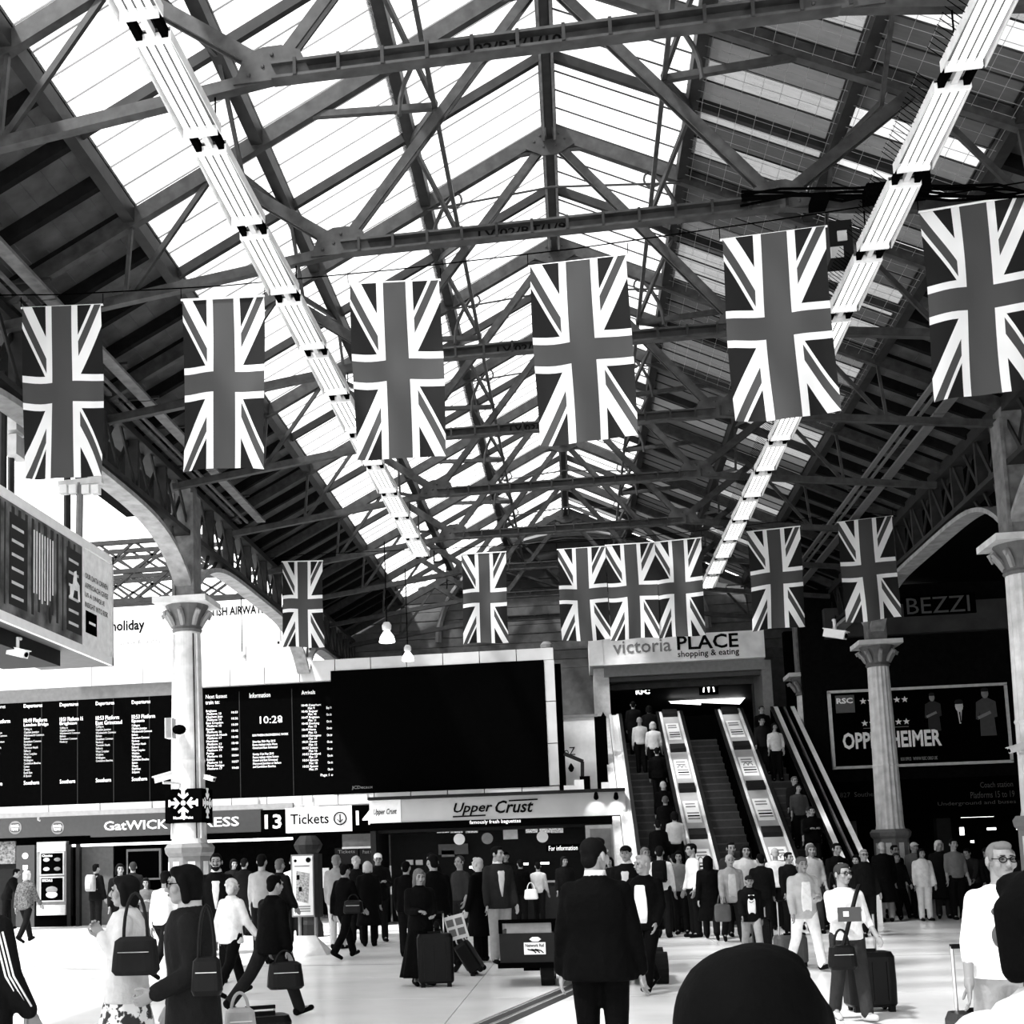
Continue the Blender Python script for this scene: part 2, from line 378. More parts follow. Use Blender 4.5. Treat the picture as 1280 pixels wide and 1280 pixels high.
# ---- roof trusses
TRUSSM = mat('truss_paint', .028, .5, noise=.5, scale=7, spec=.3)
NX = 2.84
def truss(y, k):
    t = thing('roof_truss', '%s riveted iron roof truss spanning the hall%s' % (ORD[k], ', with stencilled tie beam' if k < 4 else ''), 'roof truss', (XC, y, TZ), 'iron roof trusses')
    def bar(n, p, q, w, h, m=TRUSSM): return MB().bar((XC+p[0], y+p[2] if len(p) > 2 else y, p[1]), (XC+q[0], y+q[2] if len(q) > 2 else y, q[1]), w, h).build(n, m, t)
    tb = MB()
    tb.bar((XC-NX, y, TZ), (XC+NX, y, TZ), .05, .17); tb.bar((XC-NX, y-.05, TZ+.08), (XC+NX, y-.05, TZ+.08), .16, .03); tb.bar((XC-NX, y-.05, TZ-.08), (XC+NX, y-.05, TZ-.08), .16, .03)
    o = tb.build('tie_beam', TRUSSM, t)
    rv = MB()
    for i in range(13): rv.bar((XC-NX+.25+i*.46, y-.135, TZ-.09), (XC-NX+.25+i*.46, y-.135, TZ+.1), .035, .02)
    o = rv.build('stiffeners', IRON, o); o['kind'] = 'stuff'
    if k < 4:
        MB().text(('LV/02/RT/1/10', 'LV/02/RT/1/9', 'LV/02/RT/1/8', 'LV/02/RT/1/7')[k], (XC-1.0, y-.03, TZ-.05), XR, UP, 1.15, .11, .003, bold=.02).build('stencil_lettering', TEXTD, t)
    for s in (-1, 1):
        bar('outer_tie', (s*NX, TZ), (s*7.75, TZ-.62), .12, .13)
        bar('principal_rafter', (s*.05, RZ-.12), (s*8.0, rz(8.0)-.12), .12, .22)
        a = MB(); 
        for dy in (-.05, .05): a.bar((XC+s*NX, y+dy, TZ+.05), (XC+s*.12, y+dy, RZ-.35), .03, .13)
        a.build('inner_strut', TRUSSM, t)
        a = MB()
        for dy in (-.05, .05): a.bar((XC+s*NX, y+dy, TZ+.05), (XC+s*4.6, y+dy, rz(4.6)-.15), .03, .15)
        a.build('outer_strut', TRUSSM, t)
        bar('collar_strut', (s*1.55, 11.83), (s*3.45, 11.93), .08, .09)
        bar('eaves_strut', (s*5.9, TZ-.4), (s*5.8, rz(5.8)-.15), .05, .06)
        bar('eaves_diagonal', (s*5.9, TZ-.4), (s*4.6, rz(4.6)-.15), .06, .07)
        # gusset plates with rivets
        g = MB(); 
        pts = [(-.42, -.08), (.42, -.08), (.3, .22), (.1, .3), (-.1, .3), (-.3, .22)]
        g.poly([(XC+s*NX+a, y-.08, TZ+c) for a, c in pts], (0, -1, 0), .02)
        for a, c in ((-.25, 0), (-.1, .08), (.1, .08), (.25, 0), (0, .2)): g.ell((XC+s*NX+a, y-.085, TZ+c), (.022, .015, .022), 6, 4)
        g.build('gusset_plate', TRUSSM, t)
        # curved rib and ring below the ridge
        arc = [(XC+s*(.25+1.75*math.sin(R(a))), y-.02, 11.75+1.5*math.cos(R(a))) for a in range(0, 91, 9)]
        MB().tube(arc, .035, 6).build('curved_rib', TRUSSM, t)
        ring = [(XC+s*1.62+.14*math.cos(a*math.pi/6), y-.02, 12.72-.14+.14*math.sin(a*math.pi/6)) for a in range(13)]
        MB().tube(ring, .02, 5).build('ring_ornament', TRUSSM, t)
        # wind braces running to the next truss
        if k < 8:
            bar('wind_brace', (s*1.5, 11.85), (s*2.08, rz(2.08)-.1, 1.926), .05, .09)
            bar('wind_brace', (s*2.08, rz(2.08)-.1, 1.926), (s*1.5, 11.85, 3.853), .05, .09)
            bar('lower_chord', (s*1.52, 11.85), (s*1.52, 11.85, 3.853), .06, .07, IRONL if k < 4 and False else TRUSSM)
            bar('wind_brace', (s*4.2, rz(4.2)-.45), (s*3.98, rz(3.98)-.1, 1.926), .05, .08)
            bar('wind_brace', (s*3.98, rz(3.98)-.1, 1.926), (s*4.2, rz(4.2)-.45, 3.853), .05, .08)
    g = MB(); g.poly([(XC+a, y-.09, RZ+c) for a, c in ((-.4, -.4), (-.12, -.55), (.12, -.55), (.4, -.4), (.3, -.15), (0, -.05), (-.3, -.15))], (0, -1, 0), .02)
    for a, c in ((-.25, -.3), (-.1, -.4), (.1, -.4), (.25, -.3), (0, -.2), (-.15, -.2), (.15, -.2)): g.ell((XC+a, y-.095, RZ+c), (.022, .015, .022), 6, 4)
    g.build('ridge_gusset', TRUSSM, t)
    MB().tube([(XC-2.05, y-.03, 12.45), (XC, y-.03, 12.62), (XC+2.05, y-.03, 12.45)], .018, 6).build('tie_rod', TRUSSM, t)
    return t
for k, y in enumerate(TY): truss(y, k)
# ---- gable end wall with the shopping centre opening
WY = 43.3
op = (1.15, 6.0, 5.1, 7.35)
gw = structure('wall_back', label='grey rendered end wall under the roof gable')
g = MB()
g.box(-9, op[0], WY, WY+.4, 0, 8.2); g.box(op[1], 9, WY, WY+.4, 0, 8.2); g.box(op[0], op[1], WY, WY+.4, op[3], 8.2); g.box(op[0], op[1], WY, WY+.4, 0, op[2])
g.build('render', WALLG, gw)
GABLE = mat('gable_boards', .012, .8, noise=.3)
for i in range(17):
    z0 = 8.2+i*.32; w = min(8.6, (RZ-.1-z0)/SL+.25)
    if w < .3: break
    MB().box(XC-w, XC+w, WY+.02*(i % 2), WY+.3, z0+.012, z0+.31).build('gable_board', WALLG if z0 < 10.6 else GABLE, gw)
for s in (-1, 1):
    arc = [(XC+s*4.6*math.sin(R(a)), WY-.15, 9.3+3.6*math.cos(R(a))) for a in range(0, 91, 6)]
    MB().tube(arc, .12, 6).build('gable_arch_rib', MID, gw)
for a in (-60, -40, -20, 20, 40, 60):
    MB().bar((XC, WY-.12, 10.9), (XC+4.4*math.sin(R(a)), WY-.12, 9.5+3.3*math.cos(R(a))), .08, .08).build('gable_spoke', IRON, gw)
for x, w, m in ((-6.2, .75, WALLG), (7.3, .5, WALLD)):
    MB().box(x-w/2, x+w/2, WY-.35, WY, 0, 9).build('pier', m, gw)
# right side: dark shop front wall with concourse openings beneath, and side wall
wr = structure('wall_right', label='dark upper wall over the unlit shops on the right')
RY = 39.2
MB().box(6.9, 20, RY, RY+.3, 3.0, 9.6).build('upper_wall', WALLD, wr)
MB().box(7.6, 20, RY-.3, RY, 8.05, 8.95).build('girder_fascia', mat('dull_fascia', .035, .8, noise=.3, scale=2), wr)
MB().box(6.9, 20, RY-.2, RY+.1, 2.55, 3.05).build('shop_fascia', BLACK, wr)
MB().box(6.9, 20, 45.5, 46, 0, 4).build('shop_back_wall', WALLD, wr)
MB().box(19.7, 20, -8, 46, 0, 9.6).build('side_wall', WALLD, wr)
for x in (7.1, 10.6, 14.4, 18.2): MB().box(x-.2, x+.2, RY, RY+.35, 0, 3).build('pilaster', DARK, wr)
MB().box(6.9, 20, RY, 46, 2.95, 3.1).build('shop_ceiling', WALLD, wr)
# left side: shop fronts wall
LYF = 38.5
wl = structure('wall_left', label='pale wall above the shop row on the left')
MB().box(-26, -8.6, LYF+.4, LYF+.7, 3.3, 8.9).build('upper_wall', PANEL, wl)
for i in range(10):
    MB().box(-26+i*1.74+.01, -26+(i+1)*1.74-.01, LYF+.34, LYF+.4, 7.35, 8.8).build('wall_panel', PANEL, wl)
MB().box(-26, 1, 43.2, 43.5, 0, 3.6).build('shop_back_wall', WALLD, wl)
MB().box(-26, 1, LYF+.3, 43.4, 3.3, 3.4).build('shop_ceiling', WALLD, wl)
MB().box(-26.2, -26, -8, 46, 0, 8.0).build('side_wall', PALE, wl)
# interior of the shopping centre behind the opening
sh = structure('wall_back_2', label='dim shopping mall interior seen above the escalators')
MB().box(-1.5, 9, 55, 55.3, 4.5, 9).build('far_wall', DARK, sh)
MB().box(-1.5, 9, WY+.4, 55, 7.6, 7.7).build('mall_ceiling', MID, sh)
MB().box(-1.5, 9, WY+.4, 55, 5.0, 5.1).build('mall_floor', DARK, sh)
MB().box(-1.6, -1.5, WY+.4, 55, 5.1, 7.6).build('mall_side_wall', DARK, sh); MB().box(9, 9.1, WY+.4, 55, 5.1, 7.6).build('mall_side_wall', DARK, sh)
pt = [at(820, 876, WY+6), at(870, 866, WY+6), at(938, 864, WY+6), at(925, 880, WY+6)]
MB().poly(pt, (0, -1, 0), .08).build('lit_ceiling_panel', LAMPM, sh)
a, c = at(838, 878, WY+5), at(876, 880, WY+5)
MB().bar(a, c, .06, .06).build('strip_lamp', LAMPM, sh)
# ---- arcades
def arcade_profile(t):
    q = abs(2*t-1); return 7.25+1.05*(1-q**5)
def arcade(side, X, Ys, shaft_m, tagside):
    for i in range(len(Ys)-1):
        y0, y1 = Ys[i], Ys[i+1]
        t = thing('lattice_girder', 'riveted lattice girder of the %s arcade, %s the %s column' % (tagside, ('nearer than' if i == 0 else 'just beyond' if i == 1 else 'far beyond'), 'meeting point' if side < 0 else 'nearest white'), 'girder', (X, y0, 8.3), 'arcade girders')
        MB().box(X-.16, X+.16, y0, y1, 9.42, 9.55).build('top_chord', IRON, t)
        MB().box(X-.16, X+.16, y0, y1, 8.42, 8.52).build('bottom_chord', IRON, t)
        n = 14; L = (y1-y0)/n
        for j in range(n):
            for a, c, dx in ((8.5, 9.45, -.07), (9.45, 8.5, .07)):
                MB().bar((X+dx, y0+j*L, a), (X+dx, y0+(j+1)*L, c), .09, .03, up=(1, 0, 0)).build('lattice_bar', IRON, t)
        for j in range(0, n+1, 2): MB().box(X-.12, X+.12, y0+j*L-.05, y0+j*L+.05, 8.5, 9.44).build('stiffener', IRON, t)
        # arch rib with its perforated web
        mb = MB(); K = 36
        pr = [(y0+(y1-y0)*q/K, arcade_profile(q/K)) for q in range(K+1)]
        for (ya, za), (yb, zb) in zip(pr, pr[1:]): mb.bar((X, ya, za), (X, yb, zb), .36, .09, up=(0, 0, 1))
        mb.build('arch_rib', mat('arch_paint', .24, .6, noise=.3, scale=5), t)
        for q in range(2, K-1, 2):
            if q < 9 or q > K-9:
                ya, za = pr[q]; MB().bar((X, ya, za), (X, ya+(.35 if q < 9 else -.35), 8.45), .05, .06).build('web_strut', IRON, t)
def column(X, Y, label, scale=1.0, fluted=True):
    t = thing('iron_column', label, 'column', (X, Y, 0), 'arcade columns')
    # pedestal with inset panels
    MB().lathe([(.52, 0), (.52, .12), (.47, .2), (.44, .24), (.44, 1.95), (.5, 2.02), (.52, 2.12), (.46, 2.2)], (X, Y, 0), 8).build('pedestal', mat('pedestal_paint', .12, .5), t)
    for j in range(8):
        a = (j+.5)*math.pi/4; d = Vector((math.cos(a), math.sin(a), 0)); s_ = Vector((-d.y, d.x, 0)); c = Vector((X, Y, 0))+d*.415
        MB().poly([c+s_*p+UP*z for p, z in ((-.07, .35), (.07, .35), (.07, 1.85), (-.07, 1.85))], d, .02).build('pedestal_panel', STONE, t)
    sh_ = []
    n = 32; zs = [2.2, 2.3, 2.9, 3.8, 3.85, 3.9, 5, 6, 6.45]
    for z in zs:
        r = .345-.075*(z-2.2)/4.25+(.02 if z in (2.2, 3.85) else 0)
        sh_.append([(X+math.cos(j*2*math.pi/n)*r*(.93 if j % 2 and fluted else 1), Y+math.sin(j*2*math.pi/n)*r*(.93 if j % 2 and fluted else 1), z) for j in range(n)])
    mb = MB(); v = sum(sh_, []); k = len(zs)
    mb.add(v, [(i*n+j, i*n+(j+1) % n, (i+1)*n+(j+1) % n, (i+1)*n+j) for i in range(k-1) for j in range(n)]+[tuple((k-1)*n+j for j in range(n))])
    mb.build('shaft', STONE, t)
    cap = MB().lathe([(.28, 6.45), (.31, 6.5), (.28, 6.55), (.30, 6.7), (.4, 6.92), (.44, 7.0)], (X, Y, 0), 16).build('capital', MID, t)
    for j in range(8):
        a = j*math.pi/4; d = Vector((math.cos(a), math.sin(a), 0)); c = Vector((X, Y, 0))
        MB().tube([c+d*.29+UP*6.58, c+d*.36+UP*6.72, c+d*.47+UP*6.86, c+d*.52+UP*6.83, c+d*.5+UP*6.76], [.05, .06, .055, .04, .02], 6).build('acanthus_leaf', GREY, cap)
    MB().box(X-.55, X+.55, Y-.55, Y+.55, 7.0, 7.12).build('abacus', STONE, t)
    MB().box(X-.17, X+.17, Y-.22, Y+.22, 7.12, 9.5).build('upper_post', IRONL, t)
    for dx in (-.2, .2): MB().box(X+dx-.03, X+dx+.03, Y-.26, Y+.26, 7.12, 9.3).build('post_flange', IRONL, t)
    return t
LX, RX = -7.66, 7.98
LC, RC = [13.2, 24.2, 35.2, 43.2], [12.4, 23.4, 34.4, 43.2]
arcade(-1, LX, LC, None, 'left'); arcade(1, RX, RC, None, 'right')
lcol = column(LX, 24.2, 'white column carrying the black meeting point sign', fluted=False)
for a, r_, m_ in ((-35, .022, PALE), (-50, .012, BLACK), (-140, .018, PALE)):
    d = Vector((math.cos(R(a)), math.sin(R(a)), 0)); c = Vector((LX, 24.2, 0))
    MB().tube([c+d*.375+UP*2.3, c+d*.345+UP*4.2, c+d*.30+UP*6.4], r_, 6).build('conduit', m_, lcol)
column(RX, 34.4, 'white fluted column standing in front of the OPPENHEIMER poster')
column(RX, 23.4, 'white column cut by the right edge of the picture')
column(7.1, 40.0, 'short pale column behind the right hand escalator', fluted=False)
# station framework in the bright gap beyond the left arcade
fr = thing('roof_framework', 'criss cross iron framework in the bright gap behind the left arcade', 'framework', (-9, 27, 7.2))
rnd = random.Random(11)
for yy, xa, xb in ((27.5, -13.5, -8.2), (31, -14.5, -8.2), (34.5, -15.5, -8.4)):
    zo = (yy-27.5)*.21+.35
    for z in (7.6, 8.3, 9.0): MB().bar((xa, yy, z+zo), (xb, yy, z+zo), .1, .1).build('chord', IRON, fr)
    n = 6
    for j in range(n):
        x0 = xa+(xb-xa)*j/n; x1 = xa+(xb-xa)*(j+1)/n
        for za, zb in ((7.6, 8.3), (8.3, 7.6), (8.3, 9.0), (9.0, 8.3)): MB().bar((x0, yy, za+zo), (x1, yy, zb+zo), .06, .06).build('brace', IRON, fr)
    MB().bar((xa, yy, 7.6+zo), (xa, yy, 9+zo), .25, .25).build('post', IRON, fr)
for z in (8.65, 9.35): MB().bar((-13.5, 27.5, z), (-15.5, 34.5, z+1.47), .1, .1).build('chord', IRON, fr)
# ================================================================== THINGS HUNG IN THE HALL
# ---- union flags
FLAGM = cloth_flag_material()
def flag(X, Y, Zt, W, Hh, label, group, seed, tilt=0., yaw=0.):
    rnd = random.Random(seed); t = thing('union_flag', label, 'flag', (X, Y, Zt), group)
    nu, nv = 14, 26; ph = rnd.random()*6; am = .055
    v, uv = [], []
    for j in range(nv+1):
        for i in range(nu+1):
            a, b = i/nu, j/nv
            x = (a-.5)*W*(1+.015*math.sin(b*5+ph)) + .03*math.sin(b*3+ph)*b
            z = -b*Hh + tilt*(a-.5)*W - .03*math.sin(a*7+ph)*b
            y = am*b*math.sin(a*9+ph+b*2)*1.3 + .02*math.sin(b*6+ph) + yaw*(a-.5)*W
            v.append((X+x, Y+y, Zt+z)); uv.append((a, 1-b))
    f = [(j*(nu+1)+i, (j+1)*(nu+1)+i, (j+1)*(nu+1)+i+1, j*(nu+1)+i+1) for j in range(nv) for i in range(nu)]
    MB().add(v, f).build('cloth', FLAGM, t, smooth=True, uv=uv)
    a = Vector((X-W/2-.02, Y-yaw*W/2, Zt-tilt*W/2)); c = Vector((X+W/2+.02, Y+yaw*W/2, Zt+tilt*W/2))
    MB().tube([a, c], .014, 6).build('top_hem_rod', WHITE, t)
    for q in (a, c): MB().tube([q, q+Vector((0, 0, .16))], .006, 4).build('hanging_cord', BLACK, t)
    return t
F1 = [((28, 385), (127, 381), 598), ((228, 375), (329, 370), 586), ((437, 355), (549, 350), 574), ((662, 333), (783, 319), 553), ((902, 300), (1032, 283), 524), ((1150, 265), (1283, 243), 494)]
names1 = ['hanging furthest left beside the billboard', 'second from the left of the near row', 'left of the ridge, sunlit, in the near row', 'right under the roof ridge in the near row', 'right of the ridge beside the lit tube run', 'cut off by the right edge of the picture']
wp = []
for k, (a, c, yb) in enumerate(F1):
    Y = 15.62; p, q = at(*a, Y), at(*c, Y); m = at((a[0]+c[0])/2, yb, Y)
    zt = (p.z+q.z)/2; wp.append(Vector(((p.x+q.x)/2, Y, zt)))
    flag((p.x+q.x)/2, Y, zt, q.x-p.x, zt-m.z, 'large union flag %s' % names1[k], 'near row of union flags', 20+k, tilt=(q.z-p.z)/(q.x-p.x))
def wire(pts, label, dz):
    o = MB().tube([p+Vector((0, 0, dz)) for p in pts], .009, 5).build('flag_wire', BLACK, origin=pts[0]); return tag(o, label, 'wire', 'flag wires')
wire([Vector((-7.7, 15.62, 9.52))]+wp+[Vector((7.9, 15.62, 9.72))], 'thin wire carrying the near row of flags', .17)
F2 = [((353, 702), (403, 701), 809), ((577, 693), (632, 690), 804), ((697, 687), (757, 683), 801), ((757, 682), (818, 678), 799), ((818, 678), (876, 672), 796), ((934, 665), (999, 658), 786), ((1047, 653), (1115, 645), 776)]
names2 = ['furthest left of the far row, above the departure board', 'hanging alone over the blank screen', 'left one of three touching flags', 'middle one of three touching flags', 'right one of three touching flags', 'second from right in the far row', 'furthest right of the far row']
wp = []
for k, (a, c, yb) in enumerate(F2):
    Y = 31.0; p, q = at(*a, Y), at(*c, Y); m = at((a[0]+c[0])/2, yb, Y); zt = (p.z+q.z)/2; wp.append(Vector(((p.x+q.x)/2, Y, zt)))
    flag((p.x+q.x)/2, Y-.02*(k % 2), zt, q.x-p.x, zt-m.z, 'small looking union flag %s' % names2[k], 'far row of union flags', 40+k, tilt=(q.z-p.z)/(q.x-p.x))
wire([Vector((-7.7, 31, 9.45))]+wp+[Vector((7.9, 31, 9.45))], 'thin wire carrying the far row of flags', .17)
# ---- runs of fluorescent fittings
def fitting(X, Y, Z, label, group, tubes, lit=True, spikes=False):
    t = thing('strip_light', label, 'light', (X, Y, Z), group); L = 1.5
    MB().box(X-.17, X+.17, Y, Y+L, Z+.06, Z+.1).build('reflector_tray', MID, t)
    for s in (-1, 1): MB().bar((X+s*.17, Y, Z+.03), (X+s*.2, Y+L, Z+.03), .012, .11).build('side_reflector', PALE, t)
    for i in range(tubes):
        x = X-.12+.24*i/(tubes-1)
        MB().tube([(x, Y+.04, Z), (x, Y+L-.04, Z)], .028, 8).build('tube', TUBE if lit else PALE, t)
    for yy in (Y+.02, Y+L-.02): MB().box(X-.17, X+.17, yy-.02, yy+.02, Z-.03, Z+.08).build('lamp_holder', WHITE, t)
    MB().box(X-.03, X+.03, Y+L, Y+1.8, Z+.02, Z+.09).build('conduit', PALE, t)
    MB().box(X+.09, X+.15, Y+L, Y+1.8, Z, Z+.09).build('coupling', BLACK, t); MB().box(X-.15, X-.09, Y+L, Y+1.8, Z, Z+.09).build('coupling', BLACK, t)
    if spikes:
        m = MB()
        for i in range(18):
            y = Y+i*L/18; m.bar((X-.19, y, Z+.06), (X-.33, y, Z+.2), .006, .006)
        o = m.build('bird_spikes', BLACK, t); o['kind'] = 'stuff'
    return t
for nm, x0, x1, ya, n, sp in (('left', -3.43, -3.46, 8.2, 12, False), ('right', 3.96, 3.82, 8.6, 15, True)):
    for k in range(n):
        y = ya+k*1.8; fitting(x0+(x1-x0)*k/n, y, 9.06, '%s lit tube fitting of the long run hung %s of the ridge' % (ORD[k], nm), 'tube fittings %s of the ridge' % nm, 4, True, sp)
for nm, X in (('left', -3.43), ('right', 3.93)):
    o = MB().box(X-.06, X+.06, 8, 30 if X < 0 else 35.6, 9.17, 9.27).build('lighting_trunking', DARK, origin=(X, 8, 9.17))
    tag(o, 'dark steel trunking above the tube fittings %s of the ridge' % nm, 'trunking', 'lighting trunking')
    for k in range(7):
        y = TY[k]
        if X < 0 and k > 4: continue
        o = MB().tube([(X, y, 9.27), (X, y, TZ-.1)], .01, 5).build('suspension_rod', BLACK, origin=(X, y, 9.27)); tag(o, '%s rod holding the tube run %s of the ridge' % (ORD[k], nm), 'rod', 'suspension rods')
# ---- unlit tray runs near the eaves
for nm, X in (('left', -7.2), ('right', 6.83)):
    t = thing('cable_ladder', 'pale twin cable tray running under the %s eaves' % nm, 'cable tray', (X, 8, 9.72), 'cable trays')
    for dx, w in ((-.34, .1), (-.16, .05), (.18, .2)):
        for y0 in range(8, 28 if X < 0 else 40, 4): MB().box(X+dx-w/2, X+dx+w/2, y0, y0+3.96, 9.72, 9.77).build('tray_length', IRONL if X < 0 else MID, t)
    for k in range(13 if X < 0 else 21): MB().box(X-.45, X+.4, 8+k*1.5, 8.05+k*1.5, 9.77, 9.81).build('tray_bracket', IRON, t)
# cable tangle and box over the flag right of the ridge
t = thing('cable_bundle', 'tangle of black cables on the tie beam above the right flags', 'cables', (4.2, 15.7, 9.9))
rnd = random.Random(4)
for i in range(6):
    x = 2.4; pts = []
    while x < 7.4:
        pts.append((x, 15.6+rnd.uniform(-.1, .1), 9.93-.13*max(0, x-3)+rnd.uniform(-.07, .12))); x += rnd.uniform(.5, .9)
    MB().tube(pts, .018, 5).build('cable', BLACK, t)
for x, w, h in ((3.25, .2, .1), (3.9, .35, .16), (4.5, .16, .3)): MB().box(x, x+w, 15.5, 15.8, 9.75, 9.75+h).build('junction_box', BLACK, t)
def camera_thing(p, label, size=.35, yaw=0., m=PALE, post=None):
    p = Vector(p); t = thing('security_camera', label, 'camera', p, 'security cameras')
    d = Vector((math.sin(yaw), -math.cos(yaw), -.28)).normalized()
    MB().bar(p-d*size*.5, p+d*size*.5, size*.36, size*.34).build('housing', m, t)
    MB().bar(p-d*size*.5+Vector((0, 0, size*.2)), p+d*size*.62+Vector((0, 0, size*.2)), size*.46, size*.05).build('sunshield', m, t)
    MB().tube([p+d*size*.5, p+d*size*.54], size*.12, 10).build('lens', BLACK, t)
    b = p+Vector(post) if post else p+Vector((0, .1, size*.7))
    MB().tube([p-Vector((0, 0, size*.1)), Vector((p.x, p.y, b.z)), b], size*.08, 6).build('bracket', m, t)
    return t
t = thing('floodlight_box', 'dark equipment box with pale label behind the flag right of the ridge', 'box', (4.45, 16.6, 8.6))
a, c, z0, z1 = rect(1035, 280, 1064, 326, 16.6)
MB().box(a, c, 16.5, 16.9, z0, z1).build('housing', DARK, t); MB().box(a+.1, a+.22, 16.48, 16.5, z0+.22, z0+.36).build('paper_label', PALE, t)
MB().box(a, a+.16, 16.47, 16.5, z0, z0+.14).build('clip_plate', PALE, t); MB().tube([((a+c)/2, 16.7, z1), ((a+c)/2, 16.7, 9.9)], .02, 6).build('drop_rod', BLACK, t)
# pendant lamps by the board
def pendant(x, y, Y, size, label):
    p = at(x, y, Y); t = thing('pendant_lamp', label, 'lamp', p, 'glass pendant lamps')
    MB().lathe([(size*.95, 0), (size, .02), (size*.85, size*.7), (size*.45, size*1.3), (size*.3, size*1.45)], p, 18).build('shade', LAMPM, t, smooth=True)
    MB().lathe([(size*.3, size*1.45), (size*.55, size*1.6), (size*.6, size*2.1), (size*.35, size*2.5)], p, 14).build('ballast_housing', PALE, t, smooth=True)
    MB().tube([p+Vector((0, 0, size*2.4)), (p.x, p.y, 9.6)], .015, 5).build('suspension_cord', BLACK, t)
pendant(484, 803, 30, .2, 'glowing bell shaped pendant lamp highest of the three')
pendant(510, 826, 33, .17, 'glowing pendant lamp just above the board frame')
pendant(303, 838, 33, .2, 'glowing pendant lamp right of the meeting point column')
# ---- left foreground billboard
t = thing('illuminated_billboard', 'long lit advertising box at upper left showing a forest collage', 'billboard', (-7.3, 15, 5.0))
X = -7.32; Z0, Z1, Y0, Y1 = 5.08, 6.66, 11.0, 19.08
MB().box(-8.5, X, Y0, Y1, 4.98, 6.76).build('cabinet', mat('billboard_cabinet', .07, .6), t)
fr_ = MB(); 
for z in (4.98, 6.64): fr_.box(X, X+.05, Y0, Y1, z, z+.13)
fr_.build('frame_rail', POSTW, t); MB().box(X, X+.05, Y1-.06, Y1, 4.98, 6.77).build('frame_stile', PALE, t)
MB().box(X, X+.02, Y0, 17.85, 5.11, 6.64).build('poster_photo', mat('poster_forest', .05, .5, noise=.95, scale=3.5, emit=.7), t)
rnd = random.Random(2); tr = []
for i in range(13):
    y = 15.0+i*.21; w = rnd.uniform(.03, .1); MB().box(X+.02, X+.026, y, y+w, 5.2+rnd.uniform(0, .3), 6.6).build('tree_trunk_print', mat('print_dark', .015), t)
for i in range(8):
    y = 16.1+i*.09; MB().box(X+.026, X+.03, y, y+.03, 5.45+rnd.uniform(0, .2), 6.45).build('waterfall_print', mat('backlit_poster', .8), t)
for y in (15.35, 17.25): 
    MB().box(X+.026, X+.032, y, y+.55, 5.25, 6.5).build('list_panel_print', mat('print_black', .006), t)
    for z in range(6): MB().box(X+.032, X+.036, y+.06, y+.42, 5.35+z*.19, 5.39+z*.19).build('list_line_print', PALE, t)
o = MB().ell((X+.03, 16.65, 5.35), (.01, .05, .13)).build('figure_print', mat('print_dark', .015), t)
o = MB().poly([(X+.04, 17.3+a, 5.75+b) for a, b in ((0, 0), (.05, .05), (.05, .2), (.15, .22), (.2, .42), (.28, .45), (.3, .3), (.4, .25), (.42, 0), (.36, 0), (.34, .15), (.2, .14), (.14, 0))], (1, 0, 0), .005).build('horse_print', mat('backlit_poster', .8), t)
MB().box(X, X+.02, 17.85, Y1-.06, 5.11, 6.64).build('poster_text_panel', mat('backlit_poster', .8, .5, noise=.04, emit=.6), t)
YV = Vector((0, 1, 0))
for i, s in enumerate(('OUR DATA DRIVEN', 'APPROACH GIVES', 'US A UNIQUE', 'INSIGHT INTO RISK')):
    MB().text(s, (X+.02, 17.95, 6.18-i*.15), YV, UP, .95 if i != 2 else .8, .085, .006, bold=.01).build('slogan_lettering', DARK, t)
MB().box(X+.02, X+.028, 17.98, 18.42, 5.34, 5.68).build('logo_print', BLACK, t)
MB().box(X+.026, X+.03, 18.1, 18.36, 5.49, 5.53).build('logo_bar', TEXTW, t)
MB().box(-8.4, -7.5, 13, 17.5, 4.75, 4.98).build('service_duct', DARK, t)
for y in (16.4, 18.7): 
    MB().tube([(-7.9, y, 6.76), (-7.9, y, 8.9)], .06, 8).build('hanger_post', IRON, t)
# gantry of floodlights beyond the billboard
t = thing('floodlight_gantry', 'white floodlight boxes on a gantry at the left edge', 'floodlight', at(8, 560, 17.5))
for x0, y0, x1, y1 in ((0, 486, 12, 512), (2, 510, 24, 540), (10, 545, 24, 570)):
    a, c, z0, z1 = rect(x0, y0, x1, y1, 17.5); MB().box(a, c, 17.4, 17.8, z0, z1).build('lamp_box', PALE, t)
MB().tube([at(14, 480, 17.6), at(14, 640, 17.6)], .05, 6).build('gantry_post', IRON, t); MB().tube([at(-30, 520, 17.6), at(26, 530, 17.6)], .04, 6).build('gantry_arm', IRON, t)
t = thing('camera_crossbar', 'pale bracket bar with fittings below the leftmost flag', 'bracket', at(98, 604, 18.2))
a, c = at(74, 606, 18.2), at(128, 600, 18.2); MB().bar(a, c, .1, .1).build('bar', PALE, t); MB().tube([at(100, 604, 18.2), at(99, 675, 18.2)], .06, 8).build('drop_post', GREY, t)
for x in (80, 92, 108, 120): 
    p = at(x, 610, 18.15); MB().box(p.x-.06, p.x+.06, p.y-.06, p.y+.06, p.z-.1, p.z+.04).build('fitting', WHITE, t)
